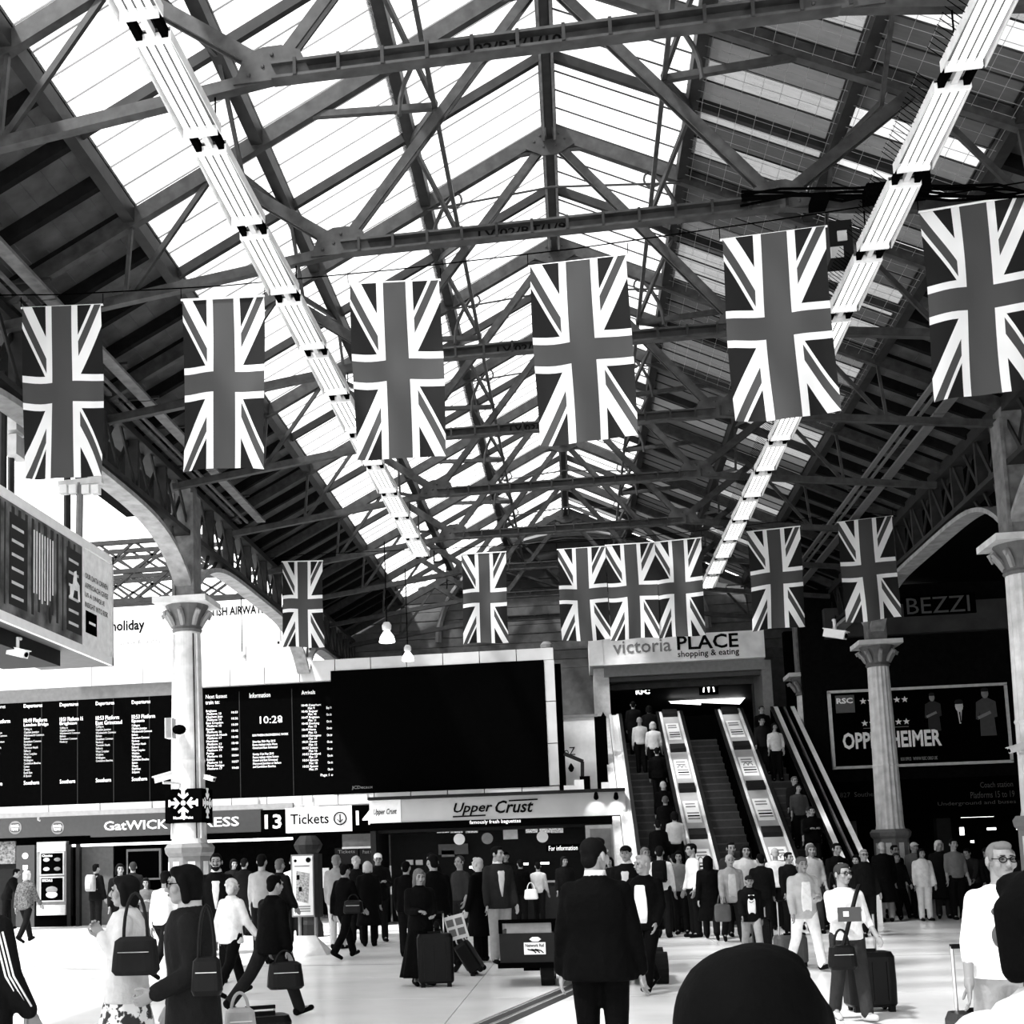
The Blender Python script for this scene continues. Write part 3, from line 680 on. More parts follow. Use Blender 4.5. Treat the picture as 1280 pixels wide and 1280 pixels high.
# ---- airline billboard on the pale wall
t = thing('airline_billboard', 'white airline holiday billboard high behind the meeting point column', 'billboard', (-12, 39.9, 8.9))
Y = 39.0; a, c, z0, z1 = rect(120, 745, 347, 812, Y)
MB().box(a-1, c, Y, Y+.15, z0, z1).build('panel', POSTW, t)
MB().box(a-1, c+.05, Y-.1, Y+.2, z0-.1, z0).build('bottom_frame', GREY, t); MB().box(c, c+.08, Y-.1, Y+.2, z0-.1, z1).build('side_frame', PALE, t)
ptext(m := MB(), 'holiday', 139, 775, 181, 792, Y, bold=.03); m.build('headline_lettering', TEXTD, t)
ptext(m := MB(), 'or the Indian Ocean escape the', 144, 792, 221, 799, Y); m.build('copy_lettering', GREY, t)
ptext(m := MB(), 'n Gatwick. Book at ba.com/gat', 144, 799, 222, 806, Y); m.build('copy_lettering', MID, t)
ptext(m := MB(), 'BRITISH AIRWAYS', 250, 758, 331, 769, Y, bold=.03); m.build('brand_lettering', TEXTD, t)
# ---- departure board
BY = 35.6
t = thing('departure_board', 'wide black departure board with rows of train times', 'departure board', (-10, BY, 3.6))
xa, xb = at(-60, 930, BY).x, at(417, 920, BY).x; zb, zt = 3.72, 7.0
MB().box(xa, xb, BY, BY+.5, zb, zt).build('screen_cabinet', BLACK, t)
a, c = at(0, 880, BY).x, at(222, 880, BY).x
MB().box(xa, c, BY-.01, BY, 6.85, 7.25).build('header_band', MID, t)
top = [(352, 836), (255, 842)]
def cols(x, y, s, w, h, lines, m=LEDT, n='times_lettering'):
    o = MB(); ptext(o, lines, x, y, x+w, y+h, BY, .015); return o.build(n, m, t)
DIM = mat('dim_board_lettering', .5, .5, emit=.25)
stn = ['Clapham Junction', 'Wandsworth Common', 'Balham', 'Streatham Common', 'Norbury', 'Thornton Heath', 'Selhurst', 'West Croydon', 'Waddon', 'Wallington', 'Carshalton Beeches', 'Sutton', 'Cheam', 'Ewell East', '& Epsom']
for x, hd, l1, l2, st, y, nl, ft in ((-16, 'Departures', '10:47 Platform', 'Hove', stn[:8], 899, 8, 'Southern'), (30, 'Departures', '10:49 Platform', 'London Bridge', stn, 898, 15, 'Southern'), (75, 'Departures', '10:51 Platform 16', 'Brighton', stn[:5], 896, 5, 'Southern'), (120, 'Departures', '10:53 Platform', 'East Grinstead', stn[:11], 894, 11, 'Southern'), (165, 'Departures', '10:53 Platform', 'Epsom', stn, 892, 15, 'Southern')):
    yo = (165-x)*.035
    cols(x, 875+yo, 1, 23, 6, hd, DIM if x < 0 else LEDT, 'heading_lettering'); cols(x, 893+yo, 1, 29, 5, l1, n='departure_lettering'); cols(x, 899+yo, 1, 6+1.9*len(l2), 5, l2, n='destination_lettering')
    cols(x, 905+yo, 1, 25, 62*nl/15, '\n'.join(['Calling at'] + st), DIM if x < 160 else LEDT, 'calling_points_lettering'); cols(x, 971+yo, 1, 19, 5, ft, n='operator_lettering')
towns = ['Brighton', 'Clapham Jctn', 'East Croydon', 'Epsom', 'Haywards Heath', 'Horsham', 'Peckham Rye', 'Purley', 'Sutton', 'Three Bridges']
cols(257, 868, 1, 27, 12, 'Next fastest\ntrain to:', n='heading_lettering')
cols(258, 887, 1, 26, 75, '\n'.join(a+'\n Platform %d' % (13+i % 5) for i, a in enumerate(towns)))
cols(290, 889, 1, 8, 72, '\n\n'.join('10:%02d' % (33+3*i) for i in range(10)))
cols(312, 866, 1, 26, 6, 'Information', n='heading_lettering'); cols(325, 895, 1, 28, 9, '10:29', n='clock_lettering')
cols(347, 899, 1, 6, 4, '43', n='clock_lettering')
cols(316, 917, 1, 45, 42, 'SOUTHERN ENGINEERING WORK\n\nSaturday 30th May 2015\nBuses replace trains Hove\nOxted and East Grinstead\n\nSunday 31st May 2015\nBuses replace trains Sutton\nOxted and East Grinstead\nNorwood Junction or Balham\nand Carshalton Beeches', n='notice_lettering')
cols(377, 863, 1, 17, 5, 'Arrivals', n='heading_lettering')
cols(378, 880, 1, 24, 83, '\n'.join('10:%02d %s\n        Plat %d' % (45+i, a, 9+i) for i, a in enumerate(['Caterham', 'Bognor', 'Brighton', 'Dorking', 'Hove', 'Ramsgate', 'Dover', 'Sutton', 'Dartford', 'Epsom', 'Epsom'])))
cols(409, 883, 1, 10, 80, '\n\n'.join(['Exp 10:48']+['On time']*9), n='status_lettering'); cols(401, 967, 1, 20, 4, 'Page 1 of 2')
for x in (52, 97, 142, 187, 222, 300, 366):
    p = at(x, 930, BY).x; MB().box(p-.01, p+.01, BY-.012, BY, zb, 6.85).build('screen_joint', mat('joint_black', .002), t)
# blank advertising screen in its white frame
t = thing('blank_screen', 'large blank black advertising screen in a white frame', 'screen', (-4, BY-.2, 3.6))
x0, x1 = at(415, 915, BY-.25).x, at(683, 908, BY-.25).x; s0, s1 = 3.72, 7.28
MB().box(x0, x1, BY-.25, BY+.4, s0, s1).build('display', BLACK, t)
xr = at(696, 905, BY-.2).x; xl = at(245, 905, BY-.2).x
n = 10
for i in range(n):
    q0, q1 = xl+(xr-xl)*i/n, xl+(xr-xl)*(i+1)/n
    MB().box(q0+.012, q1-.012, BY-.22, BY+.3, (s1 if q1 > x0+.4 else 7.02), 7.62 if q1 > x0 else 7.5).build('top_frame_panel', PANEL, t)
    MB().box(q0+.012, q1-.012, BY-.22, BY+.3, 3.42, s0-.02).build('bottom_frame_panel', PANEL, t)
for i in range(3): MB().box(x1+.01, xr, BY-.22, BY+.3, s0+i*(s1-s0)/3+.012, s0+(i+1)*(s1-s0)/3-.012).build('side_frame_panel', PANEL, t)
MB().box(xr, xr+.18, BY+.1, BY+.5, 3.5, 7.2).build('cabinet_return', BLACK, t)
ptext(m := MB(), 'JCDecaux', 440, 982, 466, 987, BY-.25, .015); m.build('maker_lettering', MID, t)
p = at(683, 812, BY); MB().lathe([(.1, 0), (.16, .05), (.17, .14), (.1, .22)], p, 12).build('beacon', GREY, t)
t = thing('light_trunking', 'long pale trunking and ledge under the departure board', 'trunking', (-12, BY-.3, 3.3))
MB().box(xa, xl+.3, BY-.25, BY+.3, 3.5, 3.7).build('ledge', PANEL, t); MB().box(xa, at(367, 1000, BY-.3).x, BY-.45, BY-.25, 3.36, 3.5).build('cable_trunking', GREY, t)
for k in range(9): MB().box(xa+k*1.6, xa+k*1.6+.03, BY-.27, BY-.25, 3.5, 3.7).build('ledge_joint', GREY, t)
# ---- shop row: burger shop, airport train fascia, ticket signs
def sign_box(name, label, x0, y0, x1, y1, Y, m, dp=.3, cat='sign', group=None):
    a, c, z0, z1 = rect(x0, y0, x1, y1, Y); t = thing(name, label, cat, (a, Y, z0), group)
    MB().box(a, c, Y, Y+dp, z0, z1).build('panel', m, t); return t, (a, c, z0, z1)
t, r = sign_box('burger_shop_fascia', 'grey burger shop fascia with two round logos at far left', -60, 1018, 113, 1047, LYF, FASC)
for x in (19, 72):
    p = at(x, 1034.5, LYF-.01); s_ = .2
    MB().tube([(p.x, LYF+.01, p.z), (p.x, LYF-.012, p.z)], .215, 24).build('logo_ring', GREY, t)
    for dz, hh in ((.085, .075), (-.085, .075)):
        MB().loft([((p.x, LYF-.015, p.z+dz-hh*.7), .12, .012), ((p.x, LYF-.015, p.z+dz), .17, .014), ((p.x, LYF-.015, p.z+dz+hh*.7), .12, .012)], 16).build('logo_bun', FASC, t)
    MB().text('BURGER', (p.x-.14, LYF-.03, p.z+.01), XR, UP, .28, .085, .004, bold=.03).build('logo_lettering', TEXTW, t)
    MB().text('KING', (p.x-.11, LYF-.03, p.z-.10), XR, UP, .22, .085, .004, bold=.03).build('logo_lettering', TEXTW, t)
t, r = sign_box('airport_train_fascia', 'grey fascia reading Gatwick Express behind the column', 113, 1014, 326, 1043, LYF, FASC)
ptext(m := MB(), 'GatWICK\'', 130, 1025, 212, 1037, LYF, bold=.018); ptext(m, 'EXPRESS', 214, 1022, 299, 1034, LYF, bold=.018); m.build('lettering', TEXTW, t)
t, r = sign_box('platform_number_sign', 'black panel with white number 13', 326, 1012, 357, 1041, LYF-.05, BLACK, group='platform number signs')
ptext(m := MB(), '13', 331, 1018, 352, 1036, LYF-.05, bold=.02); m.build('number_lettering', TEXTL, t)
t, r = sign_box('tickets_sign', 'bright white sign reading Tickets with a circled down arrow', 357, 1008, 440, 1040, LYF-.05, mat('lit_sign_white', .85, .5, noise=.03, emit=.25))
ptext(m := MB(), 'Tickets', 363, 1017, 411, 1030, LYF-.05, bold=.012); m.build('lettering', TEXTD, t)
p = at(425, 1023, LYF-.07); ring = [(p.x+.19*math.cos(a*math.pi/12), LYF-.07, p.z+.19*math.sin(a*math.pi/12)) for a in range(25)]
m = MB().tube(ring, .022, 6); m.bar((p.x, LYF-.07, p.z+.12), (p.x, LYF-.07, p.z-.1), .035, .02); m.bar((p.x, LYF-.07, p.z-.12), (p.x-.09, LYF-.07, p.z-.02), .035, .02); m.bar((p.x, LYF-.07, p.z-.12), (p.x+.09, LYF-.07, p.z-.02), .035, .02)
m.build('arrow_symbol', TEXTD, t)
t, r = sign_box('platform_number_sign', 'black panel with white number 14 half hidden by the sandwich kiosk', 440, 1006, 485, 1039, LYF-.05, BLACK, group='platform number signs')
ptext(m := MB(), '14', 445, 1013, 466, 1031, LYF-.05, bold=.02); m.build('number_lettering', TEXTL, t)
o = MB().box(at(85, 1050, LYF).x, at(364, 1045, LYF).x, LYF+.1, LYF+.25, 2.52, 2.6).build('tube_lamp', TUBE, origin=at(85, 1050, LYF)); tag(o, 'long lit tube under the Gatwick Express fascia', 'light')
# burger shop front
t = thing('burger_restaurant', 'dark burger shop front with framed menu posters', 'shop front', (-16, LYF, 0))
a, c, z0, z1 = rect(-60, 1047, 20, 1157, LYF); MB().box(a, c, LYF+.2, LYF+.3, 0, 2.6).build('window_wall', DARK, t)
a, c, z0, z1 = rect(-10, 1052, 19, 1080, LYF+.1); MB().box(a, c, LYF+.12, LYF+.2, z0, z1).build('menu_picture', mat('menu_print', .12, .5, noise=.95, scale=14), t)
a, c, z0, z1 = rect(20, 1047, 43, 1157, LYF); MB().box(a, c, LYF, LYF+.3, 0, 2.62).build('sign_pier', FASC, t)
xc = (a+c)/2
for i, s in enumerate('BURGER'):
    MB().text(s, (xc-.08, LYF, 2.0-i*.22), Vector((0, 0, -1)), XR, .18, .17, .012, bold=.03) if False else MB().text(s, (xc-.08, LYF, 1.98-i*.2), Vector((0, 0, -1)), XR, .17, .17, .012, bold=.03).build('brand_letter', TEXTL, t)
MB().tube([(xc, LYF-.012, 2.28), (xc, LYF+.01, 2.28)], .1, 16).build('brand_disc', TEXTL, t)
a, c, z0, z1 = rect(46, 1052, 83, 1144, LYF); MB().box(a, c, LYF-.02, LYF+.2, z0, z1).build('poster_frame', GREY, t)
MB().box(a+.02, c-.02, LYF-.05, LYF-.02, z1-.32, z1-.02).build('blank_plate', PALE, t); MB().box(a+.02, c-.02, LYF-.05, LYF-.02, z0, z0+.32).build('blank_plate', PALE, t)
for za, zc in ((1065, 1094), (1096, 1127)):
    q0, q1, w0, w1 = rect(51, za, 81, zc, LYF); MB().box(q0, q1, LYF-.07, LYF-.02, w0, w1).build('poster_border', PALE, t)
    MB().box(q0+.04, q1-.04, LYF-.08, LYF-.02, w0+.04, w1-.04).build('poster_print', BLACK, t)
    for i in range(4 if za < 1090 else 2):
        px_ = q0+(q1-q0)*((i % 2)*.45+.28 if za < 1090 else .5); pz = w0+(w1-w0)*(.27+.4*(i//2) if za < 1090 else .28+.2*i); rr = .11 if za < 1090 else .2
        MB().ell((px_, LYF-.085, pz), (rr, .015, rr*.55)).build('burger_print', GREY if i % 2 else PALE, t)
    MB().text('Classics' if za < 1090 else 'SPECIALS', (q0+.08, LYF-.08, w1-.15), XR, UP, .35, .08, .008, bold=.02).build('poster_lettering', TEXTW, t)
MB().box(at(43, 1140, LYF).x, at(90, 1140, LYF).x, LYF+.02, LYF+.3, 0, .32).build('plinth', BLACK, t)
for x in (86, 97): 
    p = at(x, 1100, LYF).x; MB().box(p-.06, p+.06, LYF, LYF+.2, 0, 2.6).build('door_post', DARK, t)
a, c, z0, z1 = rect(97, 1049, 140, 1130, LYF+.5); MB().box(a, c, LYF+.6, LYF+.65, 0, 2.6).build('glass_screen', MID, t)
a, c, z0, z1 = rect(158, 1061, 201, 1100, LYF+1); MB().box(a, c, LYF+1, LYF+1.1, z0, z1).build('picture_frame', GREY, t); MB().box(a+.06, c-.06, LYF+.98, LYF+1, z0+.06, z1-.08).build('dark_picture', BLACK, t)
# ticket hall furniture
t = thing('ticket_machine_screen', 'dark ticket hall front with pale frame and posts', 'shop front', at(452, 1100, LYF))
for x in (481, 507):
    p = at(x, 1090, LYF-1).x; MB().box(p-.07, p+.07, LYF-1.1, LYF-.9, 0, 2.75).build('frame_post', PALE, t)
a, c, z0, z1 = rect(427, 1042, 480, 1058, LYF); MB().box(a, c, LYF+.1, LYF+.2, z0, z1).build('upper_panel', MID, t); MB().box(a, c, LYF+.05, LYF+.25, z0-.06, z0).build('transom', PALE, t)
for x0, x1, s in ((418, 447, 'Tickets'), (449, 480, 'Fast tickets')):
    a, c, z0, z1 = rect(x0, 1060, x1, 1080, LYF); MB().box(a, c, LYF+.1, LYF+.2, z0, z1).build('machine_panel', DARK, t); MB().text(s, (a+.1, LYF+.1, z1-.16), XR, UP, c-a-.2, .1, .01).build('machine_lettering', GREY, t)
for x0, x1, ya, yc in ((486, 500, 1082, 1118), (399, 411, 1085, 1110)):
    a, c, z0, z1 = rect(x0, ya, x1, yc, LYF-1); MB().box(a, c, LYF-1, LYF-.9, z0, z1).build('notice_board', PALE, t)
p = at(385, 1050, 30); t = thing('bollard_post', 'dark iron post with moulded cap behind the map sign', 'post', (p.x, 30, 0))
MB().lathe([(.34, 0), (.32, .3), (.26, .4), (.25, 2.0), (.32, 2.1), (.36, 2.2), (.3, 2.3), (.2, 2.42)], (p.x, 30, 0), 12).build('shaft', DARK, t)
for dx in (-.12, .02): MB().box(p.x+dx, p.x+dx+.06, 29.73, 29.76, .6, 1.9).build('shaft_panel', GREY, t)
# ---- sandwich kiosk
KY = 34.6
t = thing('sandwich_kiosk', 'sandwich kiosk with pale fascia reading Upper Crust', 'kiosk', (-2, KY, 0))
a, c = at(462, 1010, KY).x, at(782, 1008, KY).x
FZ0, FZ1 = at(620, 1024, KY).z, at(620, 995, KY).z
MB().box(a, c, KY, KY+.4, FZ0, FZ1).build('fascia', mat('kiosk_fascia', .42, .5, noise=.1, scale=1), t)
MB().box(a, at(501, 1010, KY).x, KY-.02, KY+.1, FZ0, FZ1).build('fascia_end_panel', POSTW, t)
MB().box(a, c, KY-.03, KY+.4, FZ0-.19, FZ0).build('fascia_base', BLACK, t)
ptext(m := MB(), 'Upper', 567, 1003, 616, 1019, KY, .03, bold=.02, shear=.3); ptext(m, 'Crust', 619, 1000, 667, 1016, KY, .03, bold=.02, shear=.3)
p, q = at(566, 1021, KY-.02), at(607, 1019, KY-.02); m.bar(p, q, .03, .04); p, q = at(636, 1001, KY-.02), at(672, 999, KY-.02); m.bar(p, q, .03, .04)
m.build('brand_lettering', TEXTD, t)
ptext(m := MB(), 'Upper Crust', 467, 1011, 496, 1020, KY-.02, .02, bold=.015, shear=.3); m.build('brand_lettering', TEXTD, t)
ptext(m := MB(), 'famously fresh baguettes', 587, 1024.5, 651, 1030.5, KY-.04, .02, bold=.01); m.build('slogan_lettering', TEXTL, t)
MB().box(a, c, KY-.3, KY+1, FZ1, FZ1+.08).build('roof_ledge', DARK, t)
MB().box(a+.2, c, KY+2.4, KY+2.5, 0, 2.7).build('back_wall', DARK, t); MB().box(a, a+.15, KY, KY+2.4, 0, 2.6).build('side_wall', DARK, t); MB().box(c-.15, c, KY, KY+2.4, 0, 2.6).build('side_wall', DARK, t)
MB().box(a, c, KY+.4, KY+2.5, 2.55, 2.65).build('soffit', DARK, t)
MB().box(a+.8, c-1.6, KY+.5, KY+1.1, 0, 1.05).build('counter', DARK, t); MB().box(a+.7, c-1.5, KY+.45, KY+1.15, 1.05, 1.1).build('counter_top', GREY, t)
for x0 in (546, 563, 582, 657, 674, 689):
    q0, q1, w0, w1 = rect(x0, 1035, x0+15, 1041, KY+1.5); MB().box(q0, q1, KY+1.5, KY+1.55, w0, w1).build('menu_board', mat('menu_lit', .6, .5, noise=.7, scale=20, emit=.3), t)
q0, q1, w0, w1 = rect(629, 1036, 647, 1049, KY+1.5); MB().box(q0, q1, KY+1.5, KY+1.55, w0, w1).build('lit_poster', PALE, t)
for x, y, m_ in ((574, 1049, POSTW), (609, 1048, GREY), (678, 1046, POSTW)):
    p = at(x, y, KY+1); MB().tube([(p.x, KY+1, p.z), (p.x, KY+1.04, p.z)], .16, 20).build('round_placard', m_, t)
for x0, x1, ya, yc, m_ in ((548, 585, 1055, 1068, MID), (552, 568, 1063, 1071, GREY)):
    q0, q1, w0, w1 = rect(x0, ya, x1, yc, KY+2); MB().box(q0, q1, KY+2, KY+2.05, w0, w1).build('wall_notice', m_, t)
for x, y in ((655, 1080), (681, 1079), (592, 1084), (596, 1085)):
    p = at(x, y, KY+1.3); MB().box(p.x-.12, p.x+.12, KY+1.3, KY+1.4, p.z-.03, p.z+.03).build('lit_shelf', LAMPM, t)
q0, q1, w0, w1 = rect(733, 1031, 770, 1100, KY); MB().box(q0, q1, KY-.02, KY+.1, 0, w1).build('end_frame', GREY, t); MB().box(q0+.12, q1-.12, KY-.05, KY, .3, w1-.1).build('end_panel', MID, t)
q0, q1, w0, w1 = rect(683, 1055, 735, 1064, KY-.3); MB().box(q0, q1, KY-.3, KY-.2, w0, w1).build('information_panel', BLACK, t)
ptext(m := MB(), 'For information', 686, 1057, 722, 1063, KY-.3, .012); m.build('information_lettering', TEXTL, t)
for x in (512, 524): 
    p = at(x, 1078, KY+.5); MB().box(p.x-.1, p.x+.1, KY+.5, KY+.55, p.z-.07, p.z+.07).build('till_screen', GREY, t)
for x in (745, 770):
    p = at(x, 992, KY-.35); l = thing('spot_lamp', 'small spotlight over the kiosk fascia end, %s one' % ('left' if x < 760 else 'right'), 'lamp', p, 'kiosk spotlights')
    MB().cap(p, p+Vector((0, .12, -.1)), .05, .07).build('lamp_head', BLACK, l); MB().tube([p, p+Vector((0, .35, .05))], .015, 6).build('lamp_arm', BLACK, l)
    ld = bpy.data.lights.new('kiosk_spot', 'SPOT'); ld.energy = 14; ld.spot_size = R(80); ld.shadow_soft_size = .05; lo = bpy.data.objects.new('kiosk_spot', ld); C.objects.link(lo)
    lo.parent = l; lo.location = (0, .05, -.2); lo.rotation_euler = Vector((0, .35, -.3)).to_track_quat('-Z', 'Y').to_euler()
# things between kiosk and escalators
t = thing('white_hoarding', 'white hoarding panel with stencilled letters beside the escalators', 'hoarding', at(715, 980, 37.5))
q0, q1, w0, w1 = rect(700, 897, 745, 992, 37.5); MB().box(q0, q1, 37.5, 37.6, w0, w1).build('panel', POSTW, t); MB().box(q0, q1+.1, 37.45, 37.6, w1, w1+.08).build('top_rail', GREY, t)
ptext(m := MB(), 'oZ', 705, 934, 719, 944, 37.5, .01); m.build('lettering', TEXTD, t)
q0, q1, w0, w1 = rect(745, 895, 760, 990, 37.5); MB().box(q0, q1, 37.5, 37.6, w0, w1).build('dark_strip', BLACK, t)
p = at(714, 960, 37.4); MB().lathe([(.02, -.12), (.06, -.08), (.09, 0), (.05, .08), (.01, .14)], p, 8).build('emblem', TEXTD, t)
t = thing('equipment_boxes', 'white control boxes on the kiosk roof', 'box', at(715, 990, 35.2))
for x0, y0, x1, y1, m_ in ((705, 982, 718, 992, POSTW), (718, 975, 730, 991, POSTW), (752, 978, 762, 990, POSTW), (725, 970, 738, 992, BLACK)):
    q0, q1, w0, w1 = rect(x0, y0, x1, y1, 35.2); MB().box(q0, q1, 35.1 if m_ is POSTW else 35.25, 35.5, w0, w1).build('control_box', m_, t)
m = MB().bar(at(705, 942, 35.3), at(729, 952, 35.3), .1, .1); m.bar(at(728, 952, 35.3), at(728, 972, 35.3), .1, .1); m.build('bent_bracket', DARK, t)
# ---- Victoria Place sign and doorway
VY = 41.0
t = thing('shopping_centre_sign', 'pale box sign reading victoria PLACE shopping & eating', 'sign', at(745, 830, VY))
q0, q1, w0, w1 = rect(736, 793, 956, 827, VY)
SGN = mat('sign_cream', .85, .6, noise=.15, scale=2)
MB().box(q0, q1, VY, VY+2.2, w0, w1).build('sign_box', SGN, t); MB().box(q0, q0+.45, VY-.03, VY, w0, w1).build('end_panel', POSTW, t)
MB().box(q0+.45, q1, VY+.25, VY+2.2, w0-.35, w0).build('under_fascia', mat('under_fascia_grey', .22, .6), t)
ptext(m := MB(), 'victoria', 766, 800, 839, 816, VY, .02, bold=.01); m.build('word_lettering', mat('sign_silver', .2, .5), t)
ptext(m := MB(), 'PLACE', 846, 793, 923, 811, VY, .02, bold=.02); m.build('word_lettering', TEXTD, t)
ptext(m := MB(), 'shopping & eating', 847, 812, 924, 822, VY, .02, bold=.012); m.build('tagline_lettering', TEXTD, t)
t = thing('doorway_posts', 'pale door posts and lintel of the shopping centre entrance', 'doorway', (1.3, VY+.4, 4))
q0, q1, _, _ = rect(743, 840, 762, 890, VY+.4); MB().box(q0, q1, VY+.3, WY, 5.0, w0-.05).build('door_post', PALE, t)
MB().poly([((q0+q1)/2+a, VY+.29, 6.2+b) for a, b in ((-.1, 0), (.1, 0), (0, .2))], (0, -1, 0), .01).build('warning_mark', TEXTD, t)
q0, q1, _, _ = rect(953, 830, 965, 890, VY+.4); MB().box(q0, q1, VY+.3, WY, 5.0, w0-.05).build('door_post', GREY, t)
_, _, l0, l1 = rect(765, 841, 950, 848, VY+.6); MB().box(1.2, 6.1, VY+.6, VY+.9, l0, l1).build('lintel', MID, t)
for x, y, s, w, h in ((887, 861, 'm', 10, 8),):
    t = thing('burger_arches_sign', 'small black sign with a lit M of two arches inside the mall', 'sign', at(886, 862, WY+2))
    q0, q1, w0, w1 = rect(874, 853, 898, 868, WY+2); MB().box(q0, q1, WY+2, WY+2.1, w0, w1).build('panel', BLACK, t)
    p = at(886, 865, WY+1.97); m = MB()
    for sx in (-1, 1): m.tube([(p.x+sx*(.09-.09*math.cos(R(a))), WY+1.97, p.z+.26*math.sin(R(a))) for a in range(0, 181, 15)], .022, 6)
    m.build('arches', LAMPM, t)
t = thing('chicken_shop_sign', 'tiny lit sign reading KFC inside the mall', 'sign', at(803, 864, WY+2))
q0, q1, w0, w1 = rect(793, 858, 814, 872, WY+2); MB().box(q0, q1, WY+2, WY+2.1, w0, w1).build('panel', BLACK, t); MB().text('KFC', (q0+.05, WY+2, w0+.12), XR, UP, q1-q0-.1, .18, .01, bold=.04).build('lettering', LAMPM, t)
for i, (x, y) in enumerate(((811, 855), (917, 851), (918, 855))):
    p = at(x, y, WY+2.5); o = MB().ell(p, (.14, .14, .05)).build('downlight', LAMPM, origin=p); tag(o, ('round ceiling downlight at the mall entrance, left one', 'upper of two downlights on the right in the mall', 'lower of two downlights on the right in the mall')[i], 'light', 'mall downlights')
# ---- theatre poster on the right
OY = RY-.2
t = thing('theatre_poster', 'wide black theatre poster reading OPPENHEIMER in a pale frame', 'poster', at(1040, 960, OY))
q0, q1, w0, w1 = rect(1040, 860, 1260, 956, OY)
MB().box(q0, q1, OY, OY+.1, w0, w1).build('print', BLACK, t)
for z in (w0-.04, w1-.04): MB().box(q0-.06, q1+.06, OY-.05, OY+.1, z, z+.08).build('frame_rail', PALE, t)
for x in (q0-.06, q1-.02): MB().box(x, x+.08, OY-.05, OY+.1, w0, w1).build('frame_stile', PALE, t)
W = q1-q0; Hh = w1-w0
def pp(fx, fz): return Vector((q0+fx*W, OY-.01, w0+fz*Hh))
MB().box(q0+.03*W, q0+.14*W, OY-.01, OY, w0+.72*Hh, w0+.95*Hh).build('company_plate', MID, t)
MB().text('RSC', pp(.035, .84), XR, UP, .095*W, .075*Hh, .01, bold=.04).build('company_lettering', TEXTW, t)
for fx in (.19, .235, .385, .43):
    for fz in (.86, .57):
        c = pp(fx, fz); pts = [(c.x+(.1 if i % 2 == 0 else .042)*math.sin(i*math.pi/5), c.y, c.z+(.1 if i % 2 == 0 else .042)*math.cos(i*math.pi/5)) for i in range(10)]
        MB().poly(pts, (0, -1, 0), .01).build('star', TEXTW, t)
MB().box(q0+.18*W, q0+.44*W, OY-.01, OY, w0+.50*Hh, w0+.507*Hh).build('rule_line', GREY, t)
MB().text('OPPENHEIMER', pp(.055, .235), XR, UP, .565*W, .22*Hh, .012, bold=.03).build('title_lettering', TEXTW, t)
for fx, s, w in ((.38, 'BOX OFFICE', .06), (.45, 'WWW RSC ORG UK', .14)): MB().text(s, pp(fx, .06), XR, UP, w*W, .045*Hh, .01, bold=.03).build('small_lettering', GREY, t)
def fig(fx, fz, s, cloth, skin, body=True):
    c = pp(fx, fz); o = MB()
    MB().ell((c.x, OY-.012, c.z), (.10*s, .012, .15*s)).build('printed_face', skin, t); MB().ell((c.x, OY-.014, c.z+.1*s), (.11*s, .012, .08*s)).build('printed_hair', DARK, t)
    if body:
        MB().poly([(c.x+a*s, OY-.012, c.z+b*s) for a, b in ((-.06, -.13), (-.26, -.25), (-.3, -.75), (-.22, -.78), (-.18, -.5), (-.2, -1.25), (.24, -1.25), (.2, -.5), (.22, -.72), (.3, -.7), (.28, -.25), (.06, -.13))], (0, -1, 0), .01).build('printed_body', cloth, t)
        MB().bar((c.x-.24*s, OY-.02, c.z-.72*s), (c.x+.12*s, OY-.02, c.z-.56*s), .01, .09*s).build('printed_forearm', skin, t)
    else:
        MB().poly([(c.x+a*s, OY-.012, c.z+b*s) for a, b in ((-.05, -.13), (-.02, -.45), (.02, -.45), (.06, -.13))], (0, -1, 0), .01).build('printed_shirt', PALE, t)
        MB().bar((c.x, OY-.02, c.z-.15*s), (c.x+.01, OY-.02, c.z-.42*s), .03, .02).build('printed_tie', BLACK, t)
fig(.585, .87, .8, mat('print_dim', .014), GREY); fig(.735, .74, 1.15, BLACK, PALE, False); fig(.885, .89, 1.0, mat('print_mid', .05), GREY)
t = thing('restaurant_sign', 'unlit outline letters reading BEZZI high on the dark right wall', 'sign', at(1165, 756, RY-.4))
ptext(m := MB(), 'BEZZI', 1133, 746, 1212, 766, RY-.4, .02); m.build('lettering', MID, t); q0, q1, w0, w1 = rect(1130, 743, 1220, 768, RY-.38); MB().box(q0, q1, RY-.38, RY-.3, w0, w1).build('panel', BLACK, t)
t = thing('wayfinding_fascia', 'dark wayfinding fascia with faint grey words under the poster', 'sign', at(1170, 990, RY-.25))
q0, q1, w0, w1 = rect(1030, 973, 1300, 1012, RY-.22); MB().box(q0, q1, RY-.3, RY-.22, w0, w1).build('panel', BLACK, t)
for s, x0, y0, x1, y1 in (('Coach station', 1225, 977, 1266, 984), ('Platforms 15 to 19', 1213, 989, 1268, 997), ('Underground and buses', 1172, 1001, 1270, 1007), ('827  Southern', 1050, 990, 1099, 996)):
    ptext(m := MB(), s, x0, y0, x1, y1, RY-.3, .01); m.build('lettering', mat('faint_lettering', .05, .5), t)
